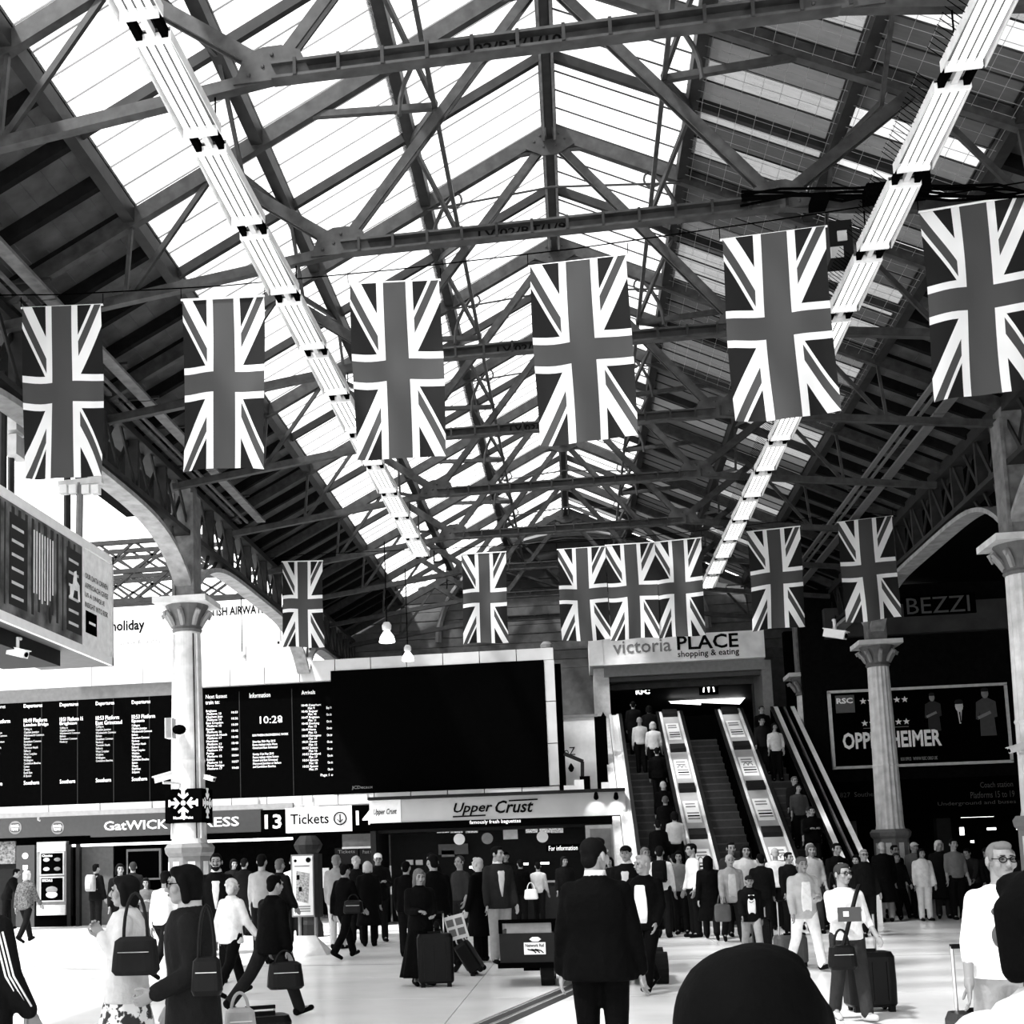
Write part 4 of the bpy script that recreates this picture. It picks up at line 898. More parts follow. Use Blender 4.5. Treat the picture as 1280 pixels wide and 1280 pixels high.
for i, (x, y, w, h) in enumerate(((1068, 1020, 40, 3), (1222, 1020, 36, 3), (1203, 1039, 4, 10), (1240, 1036, 9, 3), (1276, 1033, 8, 8), (1190, 1018, 5, 2), (1216, 1052, 3, 3))):
    p = at(x, y, RY+2); o = MB().box(p.x-w*.013, p.x+w*.013, p.y, p.y+.1, p.z-h*.012, p.z+h*.012).build('shop_lamp', LAMPM, origin=p)
    tag(o, ('flat glowing lamp left of the poster column in the dark shops', 'flat glowing lamp in the dark shops at right', 'small upright lit panel in the dark shops', 'small flat lit strip in the dark shops', 'lit notice at the right edge of the shops', 'tiny lamp spot above the shop entrance', 'tiny low lamp spot inside the dark shop')[i], 'lamp', 'lamps in the unlit shops')
# ---- security cameras
camera_thing(at(204, 972, 23.6), 'white security camera on the left side of the meeting point column', .36, -1.2, post=(.25, .3, -.1))
camera_thing(at(262, 973, 23.6), 'small security camera on the right side of the meeting point column', .22, 1.2, post=(-.15, .4, .05))
camera_thing(at(48, 1003, 36.5), 'security camera on a post over the burger shop fascia', .4, 1.1, post=(0, .1, -.55))
camera_thing(at(1044, 793, 33), 'white twin floodlight camera hung in front of the dark wall', .55, 1.0, WHITE)
camera_thing(at(1272, 935, 23.2), 'white security camera on the column at the right edge', .3, -1.4, post=(.25, .2, -.1))
camera_thing(at(897, 733, 40), 'pale unit hung at the far end of the right tube run', .5, 1.5)
camera_thing(at(22, 816, 16), 'white lamp arm below the lit billboard', .3, 1.3, WHITE)
t = thing('lamp_cluster', 'pale projector box on the meeting point column', 'projector', at(214, 911, 23.6))
q0, q1, w0, w1 = rect(208, 898, 217, 923, 23.6); MB().box(q0, q1, 23.5, 23.75, w0, w1).build('speaker_column', PALE, t)
for i in range(8): MB().box(q0+.02+i*.014, q0+.026+i*.014, 23.49, 23.5, w0, w1).build('grille_bar', GREY, t)
p = at(224, 912, 23.6); MB().ell(p, (.14, .12, .1)).build('camera_dome', BLACK, t)
# ---- meeting point sign box around the column
t = thing('meeting_point_sign', 'black box sign with four white arrows meeting at a dot', 'sign', (LX, 24.2, 2.2))
q0, q1, w0, w1 = rect(215, 985, 261, 1028, 23.7)
xc = LX; hw = (q1-q0)/2
MB().box(xc-hw, xc+hw, 24.2-hw, 24.2+hw, w0, w1).build('sign_box', BLACK, t)
def arrows(c, right, nrm, par):
    m = MB(); zc = w0+(w1-w0)*.58
    for k in range(4):
        d = (right, UP, -right, -UP)[k]; s_ = (UP, -right, -UP, right)[k]; o = c+UP*zc
        pts = [o+d*a+s_*b for a, b in ((.07, 0), (.16, .11), (.2, .09), (.15, .035), (.25, .035), (.27, .07), (.3, .07), (.3, -.07), (.27, -.07), (.25, -.035), (.15, -.035), (.2, -.09), (.16, -.11))]
        m.poly([p*1.0+nrm*.012 for p in pts], nrm, .01)
    m.build('arrow_symbol', TEXTW, par); MB().tube([c+UP*zc-nrm*.005, c+UP*zc+nrm*.014], .05, 16).build('dot_symbol', TEXTW, par)
arrows(Vector((xc, 24.2-hw, 0)), XR, Vector((0, -1, 0)), t); arrows(Vector((xc+hw, 24.2, 0)), YV, XR, t)
MB().text('Meeting Point', (xc-.2, 24.2-hw, w0+.06), XR, UP, .4, .07, .012, bold=.02).build('lettering', TEXTL, t)
# ================================================================== ESCALATORS
EY1, EZ1, ESL = 40.6, 6.2, .55
def dz(y): return EZ1-ESL*(EY1-y)            # top of the balustrade deck
EB = EY1-(EZ1-.95)/ESL                        # where the deck meets floor level rails
DECK = mat('escalator_deck', .34, .4, noise=.1, scale=3); STEPM = mat('escalator_step', .012, .5, noise=.3); RAILM = mat('handrail_rubber', .006, .35)
def sloped(m, x0, x1, ya, yb, d0, d1):
    v = [(x, y, dz(y)+d) for d in (d0, d1) for y in (ya, yb) for x in (x0, x1)]
    return m.add(v, [(0, 2, 3, 1), (4, 5, 7, 6), (0, 1, 5, 4), (2, 6, 7, 3), (0, 4, 6, 2), (1, 3, 7, 5)])
lanes = ((1.42, 2.68, 'left, crowded'), (3.32, 4.5, 'middle, empty'), (5.18, 6.2, 'right, busy'))
for x0, x1, nm in lanes:
    t = thing('escalator', '%s escalator rising to the shopping centre' % nm, 'escalator', ((x0+x1)/2, EB, 0), 'escalators')
    n = 24; L = (EY1-EB)/n
    for i in range(n):
        y = EB+i*L; z = (i+1)*ESL*L
        m = MB().box(x0+.12, x1-.12, y, y+L+.02, max(0, z-.34), z-.01); o = m.build('step', STEPM, t)
        MB().box(x0+.12, x1-.12, y-.005, y+.025, z-.035, z+.002).build('step_nosing', mat('step_nosing_grey', .03, .4), o)
    MB().box(x0, x1, EY1, EY1+2.7, 4.9, 5.28).build('upper_landing', DARK, t); MB().box(x0, x1, EB-1.2, EB, 0, .02).build('comb_plate', STEEL, t)
    for x, s in ((x0+.05, 1), (x1-.05, -1)):
        sloped(MB(), x-.05, x+.05, EB-.3, EY1, -.95, -.06).build('balustrade', BLACK, t)
        sloped(MB(), x-.045, x+.045, EB-.6, EY1, -.02, .05).build('handrail', RAILM, t)
        MB().tube([(x, EB-.6, dz(EB-.6)+.015), (x, EB-1.1, .98), (x, EB-1.35, .85), (x, EB-1.4, .6), (x, EB-1.2, .35)], .045, 8).build('handrail_newel', RAILM, t)
def deck(x0, x1, label, posters, m):
    t = thing('escalator_deck', label, 'escalator deck', ((x0+x1)/2, EB, 0), 'decks between the escalators')
    sloped(MB(), x0, x1, EB-.2, EY1, -.95, 0).build('deck_body', m, t)
    for x in (x0+.04, x1-.04): sloped(MB(), x-.035, x+.035, EB-.2, EY1, 0, .035).build('deck_edge_trim', mat('bright_trim', .75, .35, noise=.05), t)
    if posters:
        n = 4; L = (EY1-EB)/n
        for i in range(n):
            y = EB+i*L
            sloped(MB(), x0+.1, x1-.1, y+L*.86, y+L*.99, 0, .12).build('divider_block', DARK, t)
            o = sloped(MB(), x0+.13, x1-.13, y+L*.2, y+L*.66, 0, .012).build('advert_panel', POSTW, t)
            for q in (.26, .32, .38, .52, .58): sloped(MB(), x0+.18, x1-.2+(.05 if q < .4 else 0), y+L*q, y+L*(q+.03), .012, .016).build('advert_print', GREY if q != .32 else BLACK, t)
            if i in (0, 2):
                c = (x0+x1)/2; mm = MB()
                for sx in (-1, 1): mm.tube([(c+sx*(.06-.06*math.cos(R(a))), y+L*.44+.16*math.sin(R(a))*.87, dz(y+L*.44+.16*math.sin(R(a))*.87)+.02) for a in range(0, 181, 20)], .015, 5)
                mm.build('advert_arches', GREY, t)
    return t
deck(2.68, 3.32, 'pale sloping deck with adverts between left and middle escalators', True, DECK)
deck(4.5, 5.18, 'pale sloping deck with adverts between middle and right escalators', True, DECK)
deck(1.12, 1.42, 'bright white sloping deck left of the escalators', False, POSTW)
t = deck(6.2, 6.34, 'dark sloping outer deck right of the escalators', False, DARK)
for x, m, w in ((6.42, BLACK, .1), (6.54, STEEL, .05), (6.66, BLACK, .08), (6.78, POSTW, .12)): sloped(MB(), x-w/2, x+w/2, EB-.2, EY1, -.9, .02).build('outer_rail', m, t)
sl = MB(); sl.add([(1.1, EB, 0), (1.1, EY1, 0), (1.1, EY1, dz(EY1)-.1), (1.1, EB, dz(EB)-.1), (.9, EB, 0), (.9, EY1, 0), (.9, EY1, dz(EY1)-.1), (.9, EB, dz(EB)-.1)], [(0, 1, 2, 3), (7, 6, 5, 4), (0, 4, 5, 1), (1, 5, 6, 2), (2, 6, 7, 3), (3, 7, 4, 0)])
tag(sl.build('escalator_side_wall', PALE, origin=(1, EB, 0)), 'pale triangular side wall of the left escalator', 'wall')
# ================================================================== PEOPLE
class Pose:
    pass
BASE = dict(Lt=0, Lk=0, Rt=0, Rk=0, La=(6, 9, 12, 0), Ra=(6, 9, 12, 0), lean=0, hy=0, hp=0, hr=0)
POSES = {
    'stand': {}, 'stand2': dict(Lt=4, Rt=-3, La=(0, 12, 25, 10), Ra=(10, 8, 20, 0), hy=15),
    'walk': dict(Lt=26, Lk=6, Rt=-18, Rk=22, La=(-16, 8, 14, 0), Ra=(20, 8, 22, 0), lean=3),
    'walk2': dict(Lt=-18, Lk=22, Rt=26, Rk=6, La=(20, 8, 22, 0), Ra=(-16, 8, 14, 0), lean=3),
    'stride': dict(Lt=34, Lk=8, Rt=-26, Rk=18, La=(-8, 8, 10, 0), Ra=(12, 8, 16, 0), lean=6),
    'hold': dict(Lt=3, Rt=-3, La=(18, 10, 85, 35), Ra=(18, 10, 85, 35), hp=8),
    'phone': dict(Lt=14, Lk=4, Rt=-10, Rk=12, La=(14, 10, 30, 0), Ra=(22, 6, 92, 40)),
    'carry': dict(Lt=12, Lk=4, Rt=-10, Rk=12, La=(2, 14, 6, 0), Ra=(2, 14, 6, 0)),
    'bagarm': dict(Lt=16, Lk=5, Rt=-12, Rk=16, La=(8, 16, 92, 30), Ra=(10, 12, 60, 20)),
    'lean': dict(lean=24, La=(24, 6, 20, 0), Ra=(24, 6, 20, 0), Lt=4, Rt=-4),
    'pull': dict(Lt=20, Lk=5, Rt=-16, Rk=18, La=(-14, 14, 6, 0), Ra=(14, 8, 20, 0), lean=4),
}
def skeleton(P):
    J = {}
    J['pel'] = Vector((0, 0, .95))
    ln = Matrix.Rotation(R(P['lean']), 3, 'X')           # forward is -Y
    def up(p): return J['pel'] + ln @ (Vector(p)-J['pel'])
    J['waist'] = up((0, 0, 1.08)); J['chest'] = up((0, 0, 1.28)); J['neck'] = up((0, .012, 1.46)); J['head'] = up((0, -.014, 1.608))
    for s, k in ((1, 'L'), (-1, 'R')):
        th, kn = R(P[k+'t']), R(P[k+'k'])
        h = Vector((s*.095, 0, .92)); K = h+.43*Vector((0, -math.sin(th), -math.cos(th))); A = K+.42*Vector((0, -math.sin(th-kn), -math.cos(th-kn)))
        J[k+'hip'], J[k+'knee'], J[k+'ank'] = h, K, A
        fp = th-kn
        td = Vector((s*.12, -1, 0)).normalized()
        td = (td*math.cos(fp*.6)+Vector((0, 0, math.sin(fp*.6)))).normalized()
        J[k+'toe'] = A+td*.17+Vector((0, 0, -.045)); J[k+'heel'] = A-td*.05+Vector((0, 0, -.04))
        a, b, e, r = [R(q) for q in P[k+'a']]
        sh = up((s*.168, .01, 1.375)); u = Vector((s*math.sin(b), -math.sin(a)*math.cos(b), -math.cos(a)*math.cos(b)))
        el = sh+.28*u
        fa = a+e; f = Vector((s*math.sin(b)*.5-s*math.sin(r), -math.sin(fa), -math.cos(fa))).normalized()
        wr = el+.245*f
        J[k+'sh'], J[k+'el'], J[k+'wr'], J[k+'fd'] = sh, el, wr, f
    lo = min(J[k+q].z for k in 'LR' for q in ('toe', 'heel'))-.032
    for k in J:
        if not k.endswith('fd'): J[k] = J[k]-Vector((0, 0, lo))
    J['ln'] = ln
    return J
def torso(m, J, d, z0, z1=None, fat=1., flare=0.):
    """stack of ellipses from hem height z0 (of a 1.75 m figure) up to the neck"""
    prof = [(.70, .185, .135), (.80, .178, .13), (.88, .172, .125), (.95, .168, .12), (1.02, .155, .112), (1.10, .148, .107), (1.2, .158, .115), (1.3, .165, .116), (1.37, .15, .105), (1.42, .105, .082), (1.46, .07, .066)]
    lo = J['pel'].z-.95; pel = Vector((0, 0, .95)); secs = []
    for z, rx, ry in prof:
        if z < z0-.001: continue
        p = pel+J['ln'] @ (Vector((0, 0, z))-pel)+Vector((0, 0, lo)) if z > .95 else Vector((0, 0, z+lo))
        fl_ = 1+flare*max(0, (1.0-z))
        secs.append((p, rx*fat*fl_+d, ry*fat*fl_+d))
    return m.loft(secs, 18, e=2.2)
def sleeves(m, J, d, end, r=1.):
    for k in 'LR':
        sh, el, wr = J[k+'sh'], J[k+'el'], J[k+'wr']
        m.cap(sh, el, .052*r+d, .042*r+d)
        if end > .55: m.cap(el, el.lerp(wr, (end-.5)*2*.98), .042*r+d, .034*r+d)
        m.cap(J['chest']+Vector((J[k+'sh'].x*.4, 0, .03)), sh-Vector((J[k+'sh'].x*.1, 0, .01)), .075+d, .052*r+d); m.cap(J['neck']-Vector((0, 0, .035)), sh, .045+d*.6, .046*r+d*.8)
def legs(m, J, d, end=1., r=1.):
    for k in 'LR':
        h, kn, an = J[k+'hip'], J[k+'knee'], J[k+'ank']
        m.cap(h, kn, .088*r+d, .06*r+d)
        m.cap(kn, kn.lerp(an, end), .06*r+d, (.042+.012*(d > .006))*r+d)
def head_template():
    m = MB(); c = 0
    m.ell((0, .012, .028), (.074, .094, .088), 16, 10); m.ell((0, -.022, -.045), (.056, .066, .068), 14, 8); m.ell((0, -.05, -.085), (.03, .035, .026), 10, 6)
    m.cap((0, -.088, .012), (0, -.108, -.022), .010, .015, 8); m.cap((-.014, -.098, -.026), (.014, -.098, -.026), .009, .009, 8)
    m.cap((-.045, -.076, .032), (.045, -.076, .032), .012, .012, 8); m.ell((0, -.083, -.055), (.027, .014, .014), 10, 6)
    for s in (-1, 1):
        m.ell((s*.080, .014, -.005), (.012, .022, .034), 8, 6); m.ell((s*.046, -.058, -.02), (.024, .028, .03), 8, 6)
    m.cap((0, .03, -.02), (0, .02, -.16), .055, .058, 12)
    return m
def hand_template(curl):
    m = MB(); m.cap((0, 0, .02), (0, 0, -.02), .03, .03, 8)
    m.loft([((0, 0, -.10), .040, .013), ((0, 0, -.06), .042, .016), ((0, 0, -.02), .034, .02), ((0, 0, .01), .028, .022)], 12)
    for x, L, kz in ((-.031, .062, -.096), (-.010, .075, -.102), (.011, .07, -.101), (.031, .055, -.092)):
        p = Vector((x, 0, kz)); a = R(curl*.3); rr = .0095
        for seg in (.45, .32, .25):
            q = p+Vector((x*.06, -math.sin(a), -math.cos(a)))*L*seg; m.cap(p, q, rr, rr*.9, 7); p = q; a += R(curl); rr *= .92
    p = Vector((-.034, -.004, -.03)); q = p+Vector((-.028, -.016, -.03)); m.cap(p, q, .014, .0115, 8); q2 = q+Vector((-.004, -.012, -.034)); m.cap(q, q2, .0115, .009, 8)
    return m
def hair_template(style):
    m = MB()
    if style in ('short', 'grey', 'crop'):
        d = 0 if style != 'crop' else -.006
        m.ell((0, .026, .042), (.082+d, .092+d, .084+d), 14, 9); m.ell((0, .065, -.02), (.064, .045, .07), 12, 7); m.ell((0, -.035, .09), (.06, .045, .035), 10, 6)
        for s in (-1, 1): m.ell((s*.068, -.012, .03), (.016, .03, .04), 8, 6)
    elif style in ('bob', 'long', 'pony', 'bun'):
        m.ell((0, .024, .04), (.088, .098, .09), 14, 9); m.ell((0, -.04, .085), (.066, .05, .036), 10, 6); m.ell((0, .06, -.03), (.078, .055, .10), 12, 8)
        if style in ('bob', 'long'):
            for s in (-1, 1): m.cap((s*.072, .0, .04), (s*.076, .012, -.085), .032, .03)
        if style == 'long':
            m.cap((0, .065, -.02), (0, .085, -.26), .075, .05)
            for s in (-1, 1): m.cap((s*.07, .02, -.07), (s*.075, .02, -.22), .034, .022)
        if style == 'pony': m.cap((0, .12, .03), (0, .14, -.16), .032, .016)
        if style == 'bun': m.ell((0, .115, .06), (.045, .04, .045), 10, 7)
    elif style == 'curly':
        rn = random.Random(9); m.ell((0, .028, .04), (.084, .09, .086), 14, 9); m.ell((0, .06, -.03), (.07, .05, .08), 12, 7)
        for i in range(70):
            a, b = rn.uniform(0, 6.28), rn.uniform(-.6, 1.5)
            p = Vector((math.cos(a)*math.cos(b)*.085, .03+math.sin(a)*math.cos(b)*.092, .035+math.sin(b)*.085))
            if p.y < -.03 and p.z < .085: continue
            m.ell(p, (.02,)*3, 7, 5)
    elif style == 'cap':
        m.ell((0, .014, .05), (.086, .102, .072), 14, 8); m.loft([((0, -.12, .055), .06, .065), ((0, -.115, .066), .058, .062)], 14); m.ell((0, .06, -.02), (.07, .045, .07), 10, 6)
    elif style == 'scarf':
        m.ell((0, .028, .035), (.092, .102, .096), 14, 9); m.ell((0, .03, -.09), (.10, .085, .09), 14, 8)
        for s in (-1, 1): m.cap((s*.075, -.01, .03), (s*.062, -.03, -.11), .03, .035)
    return m
TMP = []
def remeshed(m, voxel, it=3, fac=.5, dec=None):
    me = bpy.data.meshes.new('tmp'); me.from_pydata(m.v, [], m.f); ob = bpy.data.objects.new('tmp', me); C.objects.link(ob)
    r = ob.modifiers.new('r', 'REMESH'); r.mode = 'VOXEL'; r.voxel_size = voxel; r.use_smooth_shade = True
    if it: s = ob.modifiers.new('s', 'SMOOTH'); s.factor = fac; s.iterations = it
    if dec: q = ob.modifiers.new('d', 'DECIMATE'); q.ratio = dec
    TMP.append(ob); return ob
def arr(me):
    n = len(me.vertices); v = np.empty(n*3); me.vertices.foreach_get('co', v); v = v.reshape(-1, 3)
    return v, [tuple(p.vertices) for p in me.polygons]
SK = {}
def tone(kind, v):
    if kind != 'skin': v = v*.3 if v < .02 else v*(.3+.7*min(1, (v-.02)/.1)) if v < .12 else v*.92
    return mat('%s_%03d' % (kind, round(v*1000)), v, .75 if kind != 'skin' else .5, noise=.10 if kind != 'skin' else .06, scale=12, spec=(.03 if v < .05 else .12) if kind != 'skin' else .3, bump=.9 if kind == 'cloth' else .5 if kind == 'hair' else 0)
SKIN, EYE, LIP = tone('skin', .24), mat('eye_dark', .01, .3), mat('lip_tone', .1, .5)
FLORAL = mat('floral_cloth', .75, .8, noise=.05)
nt = FLORAL.node_tree; b = nt.nodes['Principled BSDF']; tc = nt.nodes.new('ShaderNodeTexCoord'); nz = nt.nodes.new('ShaderNodeTexNoise'); nz.inputs['Scale'].default_value = 13; nz.inputs['Detail'].default_value = 4
rp = nt.nodes.new('ShaderNodeValToRGB'); rp.color_ramp.elements[0].position = .52; rp.color_ramp.elements[0].color = (.75,)*3+(1,); rp.color_ramp.elements[1].position = .56; rp.color_ramp.elements[1].color = (.03,)*3+(1,)
nt.links.new(tc.outputs['Object'], nz.inputs[0]); nt.links.new(nz.outputs[0], rp.inputs[0]); nt.links.new(rp.outputs[0], b.inputs['Base Color'])
PEOPLE = []
def person(label, x, ytop, yfeet=None, Y=None, face=0, pose='stand', top=('shirt', .3), bottom=('trousers', .02), hair=('short', .02), skin=None, h=None, loc=None, shoes=.01, z=0., front=None, fat=1., open=False, glasses=False, beard=False, collar=None, stripes=False, pack=None, swoosh=False, **ov):
    P = dict(BASE); P.update(POSES[pose]); P.update(ov)
    if loc is None:
        if yfeet is not None: loc = at(x, yfeet, Z=0)
        else: p = at(x, ytop, Y); loc = Vector((p.x, Y, z))
    loc = Vector(loc); loc.z = max(z, loc.z if z else 0)
    if not z and 1.0 < loc.x < 6.9 and loc.y > 29.0:
        p = at(x, ytop, 25.8+(len(PEOPLE)*7 % 10)*.33); loc = Vector((p.x, p.y, 0))
    if h is None: h = min(1.92, max(1.3, at(x, ytop, loc.y).z-loc.z))
    near = loc.y < 19; J = skeleton(P)
    d = dict(label=label, loc=loc, h=h, face=face, J=J, P=P, top=top, bottom=bottom, hair=hair, skin=skin, shoes=shoes, front=front, fat=fat, near=near, open=open, glasses=glasses, beard=beard, collar=collar, stripes=stripes, pack=pack, swoosh=swoosh)
    vx = .02 if near else .028; cv = .016 if near else .024 if loc.y < 27 else .03
    b = MB(); torso(b, J, -.012, .86, fat=fat); sleeves(b, J, -.003, 1.); legs(b, J, -.004); b.cap(J['neck'], J['head']-Vector((0, 0, .08)), .052, .05)
    for k in 'LR': b.cap(J[k+'ank'], J[k+'toe'], .035, .026)
    d['body'] = remeshed(b, vx, 2)
    kind = top[0]; m = MB()
    td = {'shirt': .010, 'tshirt': .010, 'jacket': .026, 'coat': .03, 'hoodie': .03}[kind]
    hem = {'shirt': .88, 'tshirt': .88, 'jacket': .80, 'coat': .70, 'hoodie': .80}[kind]
    torso(m, J, td, hem, fat=fat); sleeves(m, J, td*.8, .72 if kind == 'tshirt' else 1.)
    if kind in ('jacket', 'coat', 'hoodie'): m.loft([(J['neck']+Vector((0, 0, -.03)), .085, .08), (J['neck']+Vector((0, .005, .03)), .075, .07)], 14)
    if kind == 'hoodie': m.ell(J['neck']+Vector((0, .1, -.03)), (.13, .075, .1))
    if kind == 'coat': m.loft([(Vector((0, 0, .42+J['pel'].z-.95)), .27, .22), (Vector((0, 0, .6+J['pel'].z-.95)), .235, .19), (Vector((0, 0, .8+J['pel'].z-.95)), .20, .16)], 20)
    d['topm'] = remeshed(m, cv, 3)
    kind = bottom[0]
    if kind == 'skirt':
        m = MB(); L = J['pel'].z-.95; hemz = bottom[2] if len(bottom) > 2 else .45; secs = []
        d['skirt'] = (hemz, L)
        n = 36; o = []
        for i in range(9):
            q = i/8; zz = 1.02-q*(1.02-hemz)
            for j in range(n):
                a = j*2*math.pi/n; r = 1+.09*q*math.cos(a*9)
                o.append(((.158+.16*q)*r*math.cos(a), (.118+.16*q)*r*math.sin(a), zz+L))
        m.add(o, [(i*n+j, (i+1)*n+j, (i+1)*n+(j+1) % n, i*n+(j+1) % n) for i in range(8) for j in range(n)]+[tuple(range(n)), tuple(8*n+j for j in range(n))[::-1]])
        d['bottomm'] = m
    else:
        m = MB(); legs(m, J, .014, .5 if kind == 'shorts' else .98, 1.06)
        L = J['pel'].z-.95; m.loft([(Vector((0, 0, .84+L)), .168, .118), (Vector((0, 0, .95+L)), .172, .122), (Vector((0, 0, 1.04+L)), .156, .112)], 16)
        d['bottomm'] = remeshed(m, cv, 3)
    PEOPLE.append(d); return d
def finish_people():
    ht = remeshed(head_template(), .0065, 2); hf = remeshed(head_template(), .011, 1); H = {0: remeshed(hand_template(20), .006, 1, .4), 1: remeshed(hand_template(62), .006, 1, .4), 2: remeshed(hand_template(28), .0095, 1, .3)}
    HR = {}
    for s in ('short', 'crop', 'bob', 'long', 'pony', 'bun', 'curly', 'cap', 'scarf'): HR[s] = remeshed(hair_template(s), .011, 3)
    dg = bpy.context.evaluated_depsgraph_get(); dg.update()
    res = {o.name: arr(o.evaluated_get(dg).data) for o in TMP}
    def tf(vf, M): return (np.asarray(vf[0]) @ np.array(M.to_3x3()).T + np.array(M.translation), vf[1])
    hn, hfv = res[ht.name], res[hf.name]; hands = {k: res[o.name] for k, o in H.items()}; hairs = {k: res[o.name] for k, o in HR.items()}
    def mk(name, vf, ms, par, s, mi=None):
        v, f = vf; me = bpy.data.meshes.new(name); me.from_pydata((np.asarray(v)*s).tolist(), [], f)
        for q in (ms if isinstance(ms, list) else [ms]): me.materials.append(q)
        me.polygons.foreach_set('use_smooth', [True]*len(me.polygons))
        if mi is not None: me.polygons.foreach_set('material_index', mi)
        o = bpy.data.objects.new(name, me); C.objects.link(o); o.parent = par; return o
    for d in PEOPLE:
        s = d['h']/1.728; J, P = d['J'], d['P']
        t = thing('person', d['label'], 'person', d['loc']); t.rotation_euler.z = R(d['face'])
        skin = tone('skin', d['skin']) if d['skin'] else SKIN
        HM = Matrix.Translation(J['head']) @ Matrix.Rotation(R(P['hr']), 4, 'Y') @ Matrix.Rotation(R(P['hy']), 4, 'Z') @ Matrix.Rotation(R(P['hp']+P['lean']*.4), 4, 'X')
        parts = [(tf(res[d['body'].name], Matrix.Identity(4)), 0), (tf(hn if d['near'] else hfv, HM), 0)]
        ex = MB()
        for sx in (-1, 1): ex.ell((sx*.031, -.083, .012), (.013, .008, .0075), 8, 5); ex.cap((sx*.018, -.0895, .034), (sx*.045, -.082, .034), .005, .004, 6)
        parts.append((tf((np.array(ex.v), ex.f), HM), 1))
        ex = MB(); ex.ell((0, -.0955, -.055), (.024, .006, .008), 10, 5); parts.append((tf((np.array(ex.v), ex.f), HM), 2))
        for k, sg in (('L', 1), ('R', -1)):
            f = J[k+'fd']; zz = -f; xx = Vector((sg*.35, -1, 0)); xx = (xx-zz*xx.dot(zz)).normalized() if abs(f.z) > .3 else Vector((0, 0, 1)).cross(zz).normalized()
            yy = zz.cross(xx); M = Matrix(((xx.x, yy.x, zz.x, 0), (xx.y, yy.y, zz.y, 0), (xx.z, yy.z, zz.z, 0), (0, 0, 0, 1))); M.translation = J[k+'wr']
            src = hands[2] if not d['near'] else hands[1] if abs(P[k+'a'][2]) > 50 else hands[0]
            mir = Matrix.Scale(-1, 4, (1, 0, 0)) if sg > 0 else Matrix.Identity(4)
            v, f_ = tf(src, M @ Matrix.Rotation(R(90), 4, 'Z') @ mir if False else M @ mir)
            parts.append(((v, [q[::-1] for q in f_] if sg > 0 else f_), 0))
        vs, fs, mi, o = [], [], [], 0
        for (v, f), m in parts:
            vs.append(v); fs += [tuple(i+o for i in q) for q in f]; mi += [m]*len(f); o += len(v)
        mk('body', (np.concatenate(vs), fs), [skin, EYE, LIP], t, s, mi)
        nm = {'shirt': 'shirt', 'tshirt': 'tshirt', 'jacket': 'jacket', 'coat': 'coat', 'hoodie': 'hooded_top'}[d['top'][0]]
        tm = d['top'][1] if not isinstance(d['top'][1], (int, float)) else tone('cloth', d['top'][1])
        topo = mk(nm, res[d['topm'].name], tm, t, s)
        if d['front'] is not None:      # shirt showing in the open jacket
            m = MB(); L = J['pel'].z-.95; pel = Vector((0, 0, .95)); secs = []
            for z, w, y in (((.9, .075, -.146), (1.05, .08, -.138), (1.2, .08, -.142), (1.34, .07, -.136), (1.43, .05, -.098)) if d['open'] else ((.98, .010, -.146), (1.1, .032, -.138), (1.22, .05, -.144), (1.34, .06, -.136), (1.43, .052, -.098))):
                c = pel+J['ln'] @ (Vector((0, y*d['fat']+.02, z))-pel)+Vector((0, 0, L)); secs.append((c, w, .022))
            m.loft(secs, 16, e=3.5); mk('shirt_front', (np.array(m.v), m.f), tone('cloth', d['front']), t, s)
        bm = d['bottom'][1] if not isinstance(d['bottom'][1], (int, float)) else tone('cloth', d['bottom'][1])
        bo = d['bottomm']; mk('skirt' if d['bottom'][0] == 'skirt' else d['bottom'][0], (np.array(bo.v), bo.f) if isinstance(bo, MB) else res[bo.name], bm, t, s)
        if d['hair'][0] != 'bald': mk('headwear' if d['hair'][0] in ('cap', 'scarf') else 'hair', tf(hairs[d['hair'][0]], HM), tone('hair', d['hair'][1]), t, s)
        if d['glasses']:
            m = MB()
            for sx in (-1, 1):
                m.tube([(sx*.034+.024*math.cos(a*math.pi/6), -.102, .010+.018*math.sin(a*math.pi/6)) for a in range(13)], .003, 5); m.tube([(sx*.058, -.1, .014), (sx*.078, .0, .014)], .0025, 4)
            m.tube([(-.011, -.104, .014), (.011, -.104, .014)], .003, 4)
            mk('glasses', tf((np.array(m.v), m.f), HM), BLACK, t, s)
        if d['beard']:
            m = MB(); m.ell((0, -.05, -.085), (.042, .046, .042), 12, 7); m.cap((-.03, -.09, -.04), (.03, -.09, -.04), .008, .008)
            for sx in (-1, 1): m.cap((sx*.03, -.06, -.09), (sx*.066, .0, -.03), .02, .012)
            mk('beard', tf((np.array(m.v), m.f), HM), tone('hair', .02), t, s)
        if d['pack']:
            b_ = thing('backpack', d['pack'][0], 'backpack', d['loc'], 'backpacks'); b_.rotation_euler.z = R(d['face']); tone_ = tone('bag', d['pack'][1]); c = J['chest']+Vector((0, .2, -.02))
            m = MB().loft([(c+Vector((0, y_, z_)), .14*w_, .085*w_) for z_, w_, y_ in ((-.22, .85, 0), (-.18, 1, 0), (0, 1.02, .01), (.15, .95, 0), (.2, .7, -.01))], 20, e=3.5); mk('pack_body', (np.array(m.v), m.f), tone_, b_, s)
            m = MB().loft([(c+Vector((0, .08, z_)), .10*w_, .035*w_) for z_, w_ in ((-.18, .9), (-.15, 1), (-.04, 1), (-.01, .8))], 16, e=3.5); mk('front_pocket', (np.array(m.v), m.f), tone_, b_, s)
